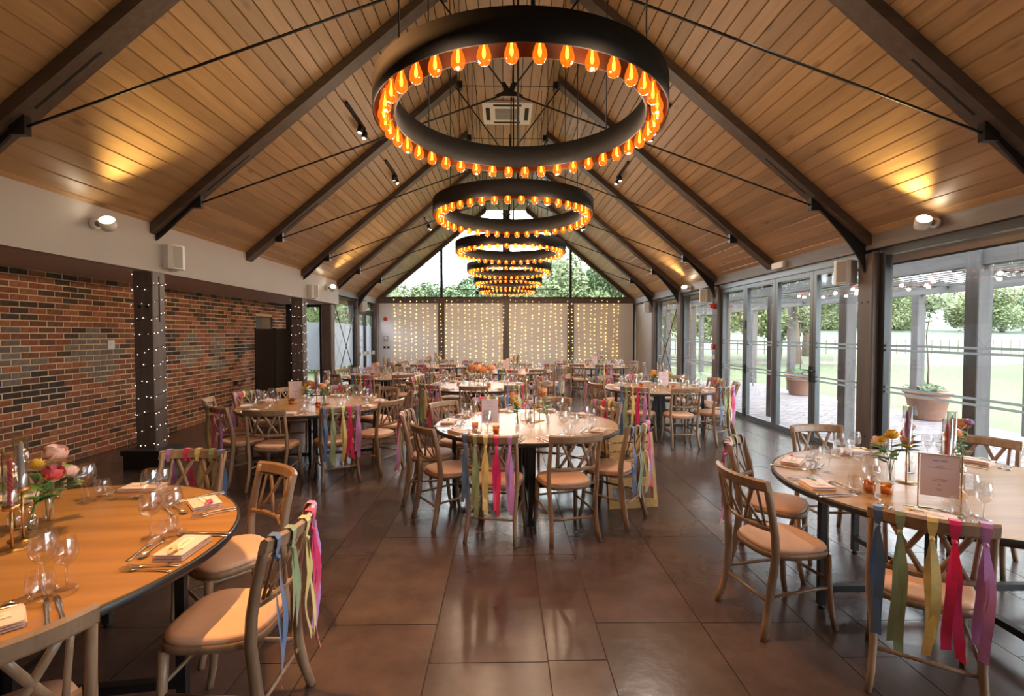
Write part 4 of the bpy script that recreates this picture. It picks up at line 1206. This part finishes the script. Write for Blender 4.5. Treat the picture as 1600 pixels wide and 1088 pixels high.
# ------------------------------------------------------------------ high chair
hc = thing('high_chair', 'pine wooden high chair with a strap beside the ribboned dining chair', 'high chair', (1.13, 4.86, 0), math.radians(8))
for s in (-1, 1):
    x = s * 0.225
    MB().beam((x, -0.24, 0.0), (x, -0.10, 0.69), 0.035, 0.045, up=(0, 1, 0)).build('leg', M['pine'], hc)
    MB().beam((x * 0.84, 0.24, 0.0), (x * 0.84, 0.06, 0.68), 0.035, 0.045, up=(0, 1, 0)).build('leg', M['pine'], hc)
    MB().box(x * 0.92 - 0.018, x * 0.92 + 0.018, -0.20, 0.20, 0.45, 0.49).build('side_rail', M['pine'], hc)
MB().box(-0.243, 0.243, -0.258, -0.22, 0.0, 0.075).build('foot_board', M['pine'], hc)
MB().box(-0.22, 0.22, -0.215, -0.19, 0.19, 0.27).build('cross_board', M['pine'], hc)
MB().box(-0.2, 0.2, -0.15, 0.17, 0.40, 0.425).build('seat_board', M['pine'], hc)
for z in (0.445, 0.525, 0.605):
    MB().beam((-0.215, -0.165 + (z - 0.45) * 0.2, z + 0.035), (0.215, -0.165 + (z - 0.45) * 0.2, z + 0.035), 0.018, 0.066).build('back_board', M['pine'], hc)
MB().tube([(0.09, -0.165, 0.57), (0.11, -0.19, 0.555), (0.135, -0.175, 0.53)], 0.010, 6).build('strap', M['dark'], hc)
MB().tube([(-0.14, -0.20, 0.40), (-0.14, -0.205, 0.33)], 0.008, 6).build('buckle', M['dark'], hc)

# ------------------------------------------------------------------ table ware
def wine_prof(s, bw): # bowl wide, height
    return [(0.034 * s, 0.0), (0.034 * s, 0.002), (0.012, 0.005), (0.0042, 0.010), (0.0036, 0.05 * s), (0.0042, 0.082 * s), (0.012, 0.090 * s),
            (0.030 * bw, 0.104 * s), (0.039 * bw, 0.125 * s), (0.0405 * bw, 0.143 * s), (0.037 * bw, 0.168 * s), (0.031 * bw, 0.195 * s)]
G_RED = MB().lathe(wine_prof(1.05, 1.08), 16).mesh('wine_glass', M['glass'])
G_WHT = MB().lathe(wine_prof(0.93, 0.90), 16).mesh('wine_glass', M['glass'])
G_TUM = MB().lathe([(0.0005, 0.004), (0.024, 0.004), (0.026, 0.001), (0.034, 0.02), (0.0405, 0.045), (0.0395, 0.07), (0.0345, 0.098)], 16).mesh('water_tumbler', M['glass'])
def cutlery(kind):
    m = MB()
    def strip(pts, t=0.002):
        v = []; f = []; n = len(pts)
        for (y, w, z) in pts: v += [(-w, y, z), (w, y, z), (w, y, z + t), (-w, y, z + t)]
        for i in range(n - 1):
            for j in range(4): f.append((4 * i + j, 4 * i + (j + 1) % 4, 4 * i + 4 + (j + 1) % 4, 4 * i + 4 + j))
        f += [(3, 2, 1, 0), tuple(4 * (n - 1) + j for j in range(4))]
        m.add(v, f, 0, True)
    if kind == 'knife':
        strip([(-0.115, 0.006, 0.001), (-0.10, 0.0095, 0.001), (-0.085, 0.007, 0.002), (-0.05, 0.0055, 0.003), (-0.005, 0.0065, 0.002), (0.0, 0.0085, 0.001), (0.06, 0.009, 0.001), (0.10, 0.007, 0.001), (0.118, 0.001, 0.001)], 0.003)
    elif kind == 'fork':
        strip([(-0.10, 0.007, 0.001), (-0.088, 0.009, 0.001), (-0.06, 0.005, 0.003), (0.0, 0.0035, 0.006), (0.03, 0.005, 0.006), (0.043, 0.0115, 0.004), (0.055, 0.0125, 0.003)])
        for q in (-0.0102, -0.0034, 0.0034, 0.0102):
            m.add([(q - 0.0018, 0.054, 0.003), (q + 0.0018, 0.054, 0.003), (q + 0.001, 0.098, 0.009), (q - 0.001, 0.098, 0.009), (q - 0.0018, 0.054, 0.005), (q + 0.0018, 0.054, 0.005), (q + 0.001, 0.098, 0.0105), (q - 0.001, 0.098, 0.0105)],
                  [(3, 2, 1, 0), (4, 5, 6, 7), (0, 1, 5, 4), (1, 2, 6, 5), (2, 3, 7, 6), (3, 0, 4, 7)])
    else:
        strip([(-0.09, 0.006, 0.001), (-0.08, 0.008, 0.001), (-0.055, 0.0045, 0.003), (0.02, 0.0035, 0.006), (0.035, 0.006, 0.005)])
        def bowl(u, v):
            a = (v - 0.5) * 2; w = 0.019 * math.sqrt(max(0.0, 1 - (2 * u - 1) ** 2)) * (1.0 if u < 0.5 else 0.94)
            return (a * w, 0.032 + 0.056 * u, 0.0015 + 0.007 * (a * a * math.sin(u * PI) + (2 * u - 1) ** 2))
        m.grid(bowl, 8, 6)
    return m.mesh(kind, M['silver'])
ME_K, ME_F, ME_S = cutlery('knife'), cutlery('fork'), cutlery('spoon')
def napkin_me(w, d, h):
    m = MB()
    for i in range(3):
        z0 = i * h / 3; o = 0.004 * (i % 2)
        def top(u, v, z=z0 + h / 3, o=o):
            e = min(u, 1 - u, v, 1 - v)
            return (-w + 2 * w * u + o, -d + 2 * d * v + o * 0.6, z - 0.0045 * (1 - min(1, e * 7)) + 0.0012 * math.sin(9 * u + 4 * v + i))
        m.grid(top, 8, 6)
        P = [(-w + o, -d + o * .6), (w + o, -d + o * .6), (w + o, d + o * .6), (-w + o, d + o * .6)]
        v = [(p[0], p[1], z0 + 0.0005) for p in P] + [(p[0], p[1], z0 + h / 3 - 0.0042) for p in P]
        m.add(v, [(3, 2, 1, 0)] + [(j, (j + 1) % 4, 4 + (j + 1) % 4, 4 + j) for j in range(4)])
    return m.mesh('napkin', M['napkin'])
NAP = [napkin_me(0.085, 0.065, 0.026), napkin_me(0.10, 0.058, 0.030)]
TAGC = MB().box(-0.055, 0.055, -0.022, 0.022, 0, 0.0016).mesh('name_card', M['card'])
INK = MB()
for q in range(6):
    INK.tube([(-0.035 + q * 0.013, -0.004, 0.0019), (-0.031 + q * 0.013, 0.005, 0.0019), (-0.027 + q * 0.013, -0.003, 0.0019)], 0.0006, 4)
INKM = INK.mesh('handwriting', M['ink'])
def bow_me(m):
    b = MB()
    for s, L in ((1, 0.06), (-1, 0.045)):
        b.grid(lambda u, v: (s * u * L * 0.7 + (v - 0.5) * 0.022 * (0.5 + u), s * 0.0 + u * L * 0.55 - (v - 0.5) * 0.012 * s, 0.003 + 0.007 * math.sin(u * PI)), 6, 2)
    b.tube([(-0.006, 0, 0.004), (0.006, 0, 0.004)], 0.006, 6)
    return b.mesh('tag_ribbon', m)
BOW = [bow_me(M['rib_' + c]) for c in ('green', 'yellow', 'pink', 'blue', 'lilac')]
WARE = {'A': 3, 'B': 3, 'C': 3, 'D': 2, 'E': 2, 'F': 2, 'G': 1, 'H': 1, 'I': 1, 'J': 1}
def setting(k, a, detail, ph, q):
    (cx, cyy) = TABLES[k][0]
    th = math.radians(a); rot = th + PI / 2
    c, s = math.cos(rot), math.sin(rot)
    def put(name, me, x, d, rz_=0.0, z=TZ + 0.0006, label=None, cat=None, grp=None):
        # x to the sitter's right, d inwards from the rim
        lx, ly = x, -(TR - d)
        o = mobj(name, me, None, (cx + lx * c - ly * s, cyy + lx * s + ly * c, z), rot + rz_)
        if label: tag(o, label, cat, grp)
        return o
    j = lambda v=0.012: R.uniform(-v, v)
    at = SIDES[round(a / 45) % 8] + ', ' + ph[4:]
    put('wine_glass', G_RED, 0.135 + j(), 0.335 + j(), j(3), label='large wine glass, ' + at, cat='wine glass', grp='large wine glasses on ' + ph)
    put('wine_glass', G_WHT, 0.205 + j(), 0.285 + j(), j(3), label='smaller wine glass, ' + at, cat='wine glass', grp='smaller wine glasses on ' + ph)
    put('water_tumbler', G_TUM, 0.120 + j(), 0.245 + j(0.008), j(3), label='water tumbler, ' + at, cat='tumbler', grp='tumblers on ' + ph)
    n = put('napkin', NAP[q % 2], j(), 0.12 + j(0.015), j(0.25), label='folded napkin, ' + at, cat='napkin', grp='napkins on ' + ph)
    if detail >= 2:
        h = 0.027 if q % 2 == 0 else 0.031
        tg = mobj('name_tag', TAGC, n, (0.0, -0.005, h), 0.1)
        if detail >= 3: mobj('handwriting', INKM, tg)
        mobj('tag_ribbon', BOW[q % 5], n, (-0.07, -0.02, h), R.uniform(-1, 1))
        put('fork', ME_F, -0.150 + j(0.005), 0.135 + j(), j(0.07), label='silver fork, ' + at, cat='fork', grp='forks on ' + ph)
        put('knife', ME_K, 0.135 + j(0.004), 0.115 + j(0.008), j(0.06), label='silver knife, ' + at, cat='knife', grp='knives on ' + ph)
        put('spoon', ME_S, 0.0 + j(), 0.245 + j(0.006), PI / 2 + j(0.2), label='dessert spoon, ' + at, cat='spoon', grp='spoons on ' + ph)
    if detail >= 3:
        put('fork', ME_F, -0.185 + j(0.005), 0.14 + j(), j(0.07), label='silver fork, ' + at, cat='fork', grp='forks on ' + ph)
        put('knife', ME_K, 0.165 + j(0.004), 0.115 + j(0.008), j(0.06), label='silver knife, ' + at, cat='knife', grp='knives on ' + ph)
        put('fork', ME_F, 0.0 + j(), 0.285 + j(0.006), -PI / 2 + j(0.2), label='silver fork, ' + at, cat='fork', grp='forks on ' + ph)

# flowers
def bloom_me(m, layers, seed=0):
    """nested cups of petals; each layer is (petal count, radius, opening in radians)"""
    r = random.Random(seed); b = MB()
    b.lathe([(0.002, -0.004), (0.007, 0.0), (0.008, 0.006), (0.004, 0.011), (0.0005, 0.012)], 8)
    for n, rad, op in layers:
        o = r.uniform(0, 6)
        for i in range(n):
            a = o + 2 * PI * i / n; ca, sa = math.cos(a), math.sin(a); jit = r.uniform(0.9, 1.1)
            def pet(u, v, ca=ca, sa=sa, n=n, op=op * jit, rad=rad):
                t = (v - 0.5) * 2; ph = op * u
                out = rad * math.sin(ph) + 0.002; h = rad * (1 - math.cos(ph)) * 1.05 - 0.12 * rad * t * t * u + 1.15 * (0.025 - rad) * min(1.0, u * 2)
                y = t * (PI / n * 1.5) * rad * (0.3 + 0.7 * math.sin(min(1.0, 0.25 + u * 0.85) * PI * 0.72))
                x = out * math.cos(min(1.2, abs(t) * 0.5))
                return (x * ca - y * sa, x * sa + y * ca, h)
            b.grid(pet, 4, 2)
    return b.mesh('bloom', m)
ROSE = {c: bloom_me(M['flo_' + c], ((4, 0.010, 1.9), (5, 0.015, 1.85), (6, 0.020, 1.75), (7, 0.025, 1.5)), seed=i) for i, c in enumerate(FLO)}
DAISY = {c: bloom_me(M['flo_' + c], ((9, 0.014, 1.9), (11, 0.020, 1.45), (13, 0.025, 1.15)), seed=i + 20) for i, c in enumerate(FLO)}
LEAF = MB().grid(lambda u, v: ((v - 0.5) * 0.034 * math.sin(PI * min(1, u * 0.93 + 0.05)), 0.065 * u, 0.012 * math.sin(u * 2.4) - 0.12 * abs(v - 0.5) * 0.06), 5, 2).mesh('leaf', M['fleaf'])
VASES = [MB().lathe([(0.0005, 0.004), (0.026, 0.003), (0.030, 0.008), (0.031, 0.055), (0.024, 0.072), (0.013, 0.084), (0.012, 0.105), (0.016, 0.112)], 14).mesh('bottle_vase', M['glass']),
         MB().lathe([(0.0005, 0.004), (0.018, 0.003), (0.021, 0.008), (0.021, 0.10), (0.016, 0.115), (0.018, 0.13)], 14).mesh('bottle_vase', M['glass'])]
def flower(x, y, z, lean, h, c, kind, ph, size, turn=None):
    t = thing('cut_flower', '%s %s in a glass vase on %s' % (c, 'rose' if kind else 'daisy-like bloom', ph), 'flower', (x, y, z), R.uniform(0, 6.28) if turn is None else turn + R.uniform(-0.5, 0.3), 'flowers on ' + ph)
    p1 = Vector((lean * 0.25, 0, h * 0.5)); p2 = Vector((lean, 0, h))
    MB().tube([(0, 0, 0), p1, p2], [0.0022, 0.002, 0.0018], 5).build('stem', M['stem'], t)
    for q in range(3):
        u = 0.55 + 0.13 * q
        lf = mobj('leaf', LEAF, t, p1.lerp(p2, (u - 0.5) * 2) if u > 0.5 else p1, R.uniform(0, 6.28)); lf.scale = (1.4, 1.4, 1.4)
    b = mobj('bloom', (ROSE if kind else DAISY)[c], t, p2); b.rotation_euler = (R.uniform(-0.3, 0.5), lean * 3, 0); b.scale = (size * 1.25,) * 3
def candle_stand(x, y, h, c, ph, twist=False, tube=True):
    t = thing('candle_holder', 'gold candle stand of the %s candle on %s' % (c.replace('_', ' '), ph), 'candle holder', (x, y, TZ + 0.0006), 0, 'candle stands on ' + ph)
    MB().lathe([(0.0005, 0.0), (0.052, 0.0), (0.052, 0.003), (0.006, 0.005)], 24).build('base', M['brass'], t)
    MB().tube([(0, 0, 0.004), (0, 0, h)], 0.0052, 8).build('stem', M['brass'], t)
    MB().lathe([(0.0052, h - 0.004), (0.027, h - 0.004), (0.028, h + 0.016), (0.0255, h + 0.016), (0.025, h - 0.001), (0.0005, h - 0.001)], 18).build('cup', M['brass'], t)
    if tube: MB().lathe([(0.0245, h), (0.0245, h + 0.245), (0.0235, h + 0.245), (0.0235, h)], 16).build('glass_chimney', M['glass'], t)
    k = thing('taper_candle', '%s taper candle on %s' % (c.replace('_', ' ') + (' twisted' if twist else ''), ph), 'candle', (x, y, TZ + h + 0.0002), 0, 'taper candles on ' + ph)
    m = MB()
    if twist:
        m.grid(lambda u, v: ((0.0095 + 0.0018 * math.cos(4 * (v * 2 * PI + u * 14))) * math.cos(v * 2 * PI) * (1 - 0.25 * u), (0.0095 + 0.0018 * math.cos(4 * (v * 2 * PI + u * 14))) * math.sin(v * 2 * PI) * (1 - 0.25 * u), 0.205 * u), 70, 24)
        m.lathe([(0.008, 0.205), (0.0005, 0.216)], 10)
    else:
        m.lathe([(0.0112, 0.0), (0.0108, 0.15), (0.0098, 0.19), (0.007, 0.21), (0.0005, 0.22)], 12)
    m.build('wax', M['can_' + c], k)
    MB().tube([(0, 0, 0.212), (0.001, 0, 0.228)], 0.0012, 5).build('wick', M['wick'], k)
def sign(x, y, rz_, ph, sc=1.0):
    t = thing('menu_stand', 'framed lilac menu card on ' + ph, 'menu stand', (x, y, TZ + 0.0006), rz_, 'menu stands')
    w, h = 0.085 * sc, 0.285 * sc
    fr = MB()
    for s in (-1, 1): fr.box(s * w - 0.0025, s * w + 0.0025, -0.004, 0.004, 0, h)
    fr.box(-w, w, -0.004, 0.004, h - 0.004, h).box(-w, w, -0.004, 0.004, 0.0, 0.004)
    fr.box(-w, w, -0.03, 0.03, 0.0, 0.002)
    fr.build('frame', M['brass'], t)
    c = MB().box(-w + 0.008, w - 0.008, -0.001, 0.001, 0.068 * sc, h - 0.005).build('card', M['sign_card'], t)
    o = MB()
    for s in (-1, 1): # leafy ornament near the top
        o.tube([(0, -0.0015, h - 0.035), (s * 0.012, -0.0015, h - 0.031), (s * 0.026, -0.0015, h - 0.034)], 0.0006, 4)
        for q in range(4):
            bx = s * (0.005 + 0.006 * q)
            o.add([(bx, -0.0014, h - 0.033), (bx + s * 0.003, -0.0014, h - 0.027), (bx + s * 0.005, -0.0014, h - 0.032)], [(0, 1, 2)])
            o.add([(bx, -0.0014, h - 0.034), (bx + s * 0.003, -0.0014, h - 0.039), (bx + s * 0.005, -0.0014, h - 0.034)], [(0, 1, 2)])
    stuff(o.build('ornament', M['ink'], c))
    l = MB()
    for zz, hw in ((h - 0.062, 0.018), (h - 0.070, 0.050), (h - 0.128, 0.034), (h - 0.135, 0.028), (h - 0.156, 0.006), (h - 0.160, 0.004), (h - 0.178, 0.014), (h - 0.185, 0.011)):
        l.box(-hw * sc, hw * sc, -0.0014, -0.001, zz - 0.001, zz + 0.001)
    stuff(l.build('small_print', M['ink'], c))
    MB().box(-w + 0.004, w - 0.004, 0.0015, 0.003, 0.003, h - 0.004).build('acrylic_sheet', M['glass'], t)
VOT = MB().lathe([(0.0005, 0.003), (0.026, 0.003), (0.029, 0.006), (0.030, 0.066), (0.028, 0.066), (0.027, 0.008), (0.0005, 0.008)], 16).mesh('votive_holder', M['votive'])
VCN = MB().lathe([(0.0255, 0.009), (0.0255, 0.036), (0.0005, 0.037)], 14).mesh('wax', M['card'])
def votive(x, y, ph):
    t = thing('votive_holder', 'amber glass votive holder on ' + ph, 'candle holder', (x, y, TZ + 0.0006), 0, 'votives on ' + ph)
    mobj('amber_cup', VOT, t); mobj('wax', VCN, t)
def tile_card(x, y, rz_, ph):
    t = thing('matchbox', 'small flower-printed white box on ' + ph, 'box', (x, y, TZ + 0.0006), rz_, 'patterned boxes')
    MB().box(-0.03, 0.03, -0.02, 0.02, 0, 0.085).build('box_body', M['leather'], t)
    r = random.Random(int(x * 100))
    for c, n in (('blue', 16), ('pink', 7), ('yellow', 5)):
        m = MB()
        for _ in range(n):
            px, pz = r.uniform(-0.024, 0.024), r.uniform(0.008, 0.077); s = r.uniform(0.002, 0.004)
            m.add([(px - s, -0.0205, pz), (px, -0.0205, pz - s), (px + s, -0.0205, pz), (px, -0.0205, pz + s)], [(0, 1, 2, 3)])
        stuff(m.build('flower_print', M['rib_' + c], t))

def vase(x, y, kind, ph, fl, turn=None):
    o = mobj('bottle_vase', VASES[kind], None, (x, y, TZ + 0.0006)); tag(o, 'small clear glass bottle vase on ' + ph, 'vase', 'vases on ' + ph)
    for (c, rose, h, size) in fl:
        flower(x + R.uniform(-0.005, 0.005), y + R.uniform(-0.005, 0.005), TZ + 0.006, R.uniform(0.03, 0.08) if turn is None else R.uniform(0.07, 0.12), h, c, rose, ph, size, turn)

CEN = {
    'A': dict(sign=(-0.36, -0.33, 0.1), vases=[(-0.09, -0.04, 0, [('orange', 0, .27, 1.1), ('yellow', 0, .23, 1.0), ('blush', 1, .25, 1.1), ('yellow', 0, .19, 1), ('cream', 0, .22, 1)]), (0.21, -0.04, 1, [('orange', 1, .27, 1.2), ('peach', 1, .31, 1.2), ('cream', 0, .2, .9)]), (0.05, 0.22, 0, [('blush', 1, .2, 1.2), ('cream', 0, .22, 1)])],
              candles=[(0.08, 0.06, .17, 'purple'), (0.14, 0.15, .14, 'blush'), (0.0, 0.16, .2, 'yellow')], vot=[(-0.50, -0.30), (-0.30, -0.48)]),
    'B': dict(sign=None, vases=[(-0.02, 0.20, 0, [('pink', 1, .24, 1.25), ('blush', 1, .33, 1.35), ('cream', 0, .22, 1.0)], 0.35), (-0.05, 0.33, 1, [('blush', 1, .2, 1.2), ('yellow', 0, .25, 1.1), ('lilac', 0, .22, 1)]), (-0.12, 0.24, 0, [('cream', 0, .26, 1.0), ('blush', 0, .2, 1.2)])],
              candles=[(0.08, 0.02, .17, 'pink', True), (0.03, 0.12, .215, 'pale_blue'), (-0.13, 0.05, .14, 'yellow')], vot=[(-0.2, 0.2)], tile=(0.06, -0.07)),
    'C': dict(sign=(-0.42, -0.44, -0.55), vases=[(-0.28, 0.05, 1, [('yellow', 0, .27, 1.2), ('blush', 0, .2, 1.5), ('peach', 0, .23, 1.2), ('yellow', 0, .24, 0.9)]), (0.20, 0.10, 0, [('orange', 0, .25, 1.2), ('peach', 1, .30, 1.6), ('orange', 1, .22, 1.3), ('lilac', 0, .33, 0.9)]), (-0.02, 0.22, 0, [('blush', 0, .28, 1.2), ('pink', 0, .24, .9)])],
              candles=[(-0.21, 0.02, .22, 'purple'), (0.0, -0.02, .15, 'pink'), (0.10, 0.06, .18, 'pale_blue')], vot=[(-0.57, -0.16), (-0.51, -0.21)], tile=(0.04, -0.10)),
}
DEFAULT = dict(vases=[(-0.12, -0.02, 0, [('peach', 1, .23, 1.5), ('orange', 0, .19, 1.2), ('yellow', 0, .21, 1.1)]), (0.13, 0.03, 1, [('cream', 0, .26, 1.2), ('yellow', 0, .2, 1.1), ('peach', 1, .22, 1.2)]), (0.0, 0.14, 0, [('blush', 1, .2, 1.3), ('pink', 0, .21, 1.0)])],
               candles=[(-0.02, 0.05, .17, 'yellow'), (0.05, -0.03, .15, 'purple'), (0.10, 0.12, .16, 'grey')], vot=[(-0.28, -0.12), (0.25, -0.2)])
CEN['F'] = dict(vases=[(-0.14, -0.05, 0, [('peach', 1, .26, 2.4), ('yellow', 0, .22, 1.1)]), (0.0, -0.02, 0, [('orange', 1, .24, 2.6), ('peach', 1, .28, 2.2)]), (0.17, 0.0, 1, [('peach', 1, .26, 2.3), ('orange', 0, .2, 1.4)])],
                candles=[(0.05, 0.06, .17, 'yellow'), (0.10, -0.06, .14, 'pink'), (-0.06, 0.12, .16, 'grey')], vot=[(-0.32, -0.12), (0.2, -0.25)])
SIGNS = {'E': (0.0, -0.22, 0.1), 'J': (-0.12, -0.1, 0.0), 'G': (-0.22, -0.12, 0.0), 'H': (-0.18, -0.1, 0.0), 'D': (-0.3, 0.12, 0.4)}
for k, ((cx, cyy), off, turn, ph) in TABLES.items():
    for q, st in enumerate(SEATS[k]):
        setting(k, st[0] + R.uniform(-2, 2), WARE[k], ph, q)
    C_ = CEN.get(k, DEFAULT)
    rot = 0.0 if k in CEN else R.uniform(-0.6, 0.6)
    def pt(p): return (cx + p[0] * math.cos(rot) - p[1] * math.sin(rot), cyy + p[0] * math.sin(rot) + p[1] * math.cos(rot))
    for v in C_['vases']: vase(*pt(v[:2]), v[2], ph, v[3], v[4] if len(v) > 4 else None)
    for c in C_['candles']: candle_stand(*pt(c[:2]), c[2], c[3], ph, twist=len(c) > 4)
    for v in C_['vot']: votive(*pt(v), ph)
    if C_.get('tile'): tile_card(*pt(C_['tile']), 0.2, ph)
    sg_ = C_.get('sign') or SIGNS.get(k)
    if sg_: sign(cx + sg_[0], cyy + sg_[1], sg_[2], ph)

# ceiling tracks aim at the tables
def tp(k): return (TABLES[k][0][0], TABLES[k][0][1], TZ)
for x, y, tg, lab in ((-2.2, 7.25, 'DD', 'black ceiling track with two spots above the folding-screen table'), (2.2, 7.25, 'AE', 'black ceiling track with two spots above the folding-door table'),
                      (-2.2, 9.5, 'HF', 'black ceiling track with two spots above the frosted-window table'), (2.2, 9.5, 'EF', 'black ceiling track with two spots past the folding doors'),
                      (-2.2, 13.9, 'IG', 'black ceiling track with two spots near the gable by the exit doors'), (2.2, 13.9, 'JG', 'black ceiling track with two spots near the gable by the white end wall'),
                      (2.2, 2.8, 'CE', 'black ceiling track with two spots above the fixed-window table')):
    track(x, y, [tp(q) for q in tg], lab)
WT = (1.0, 0.60, 0.22)
track(-2.2, 2.4, [tp('B'), (0.1, 2.1, 0.0)], 'black ceiling track with two warm spots above the golden-lit table', (170.0, 330.0), (WT, (1.0, 0.46, 0.16)))
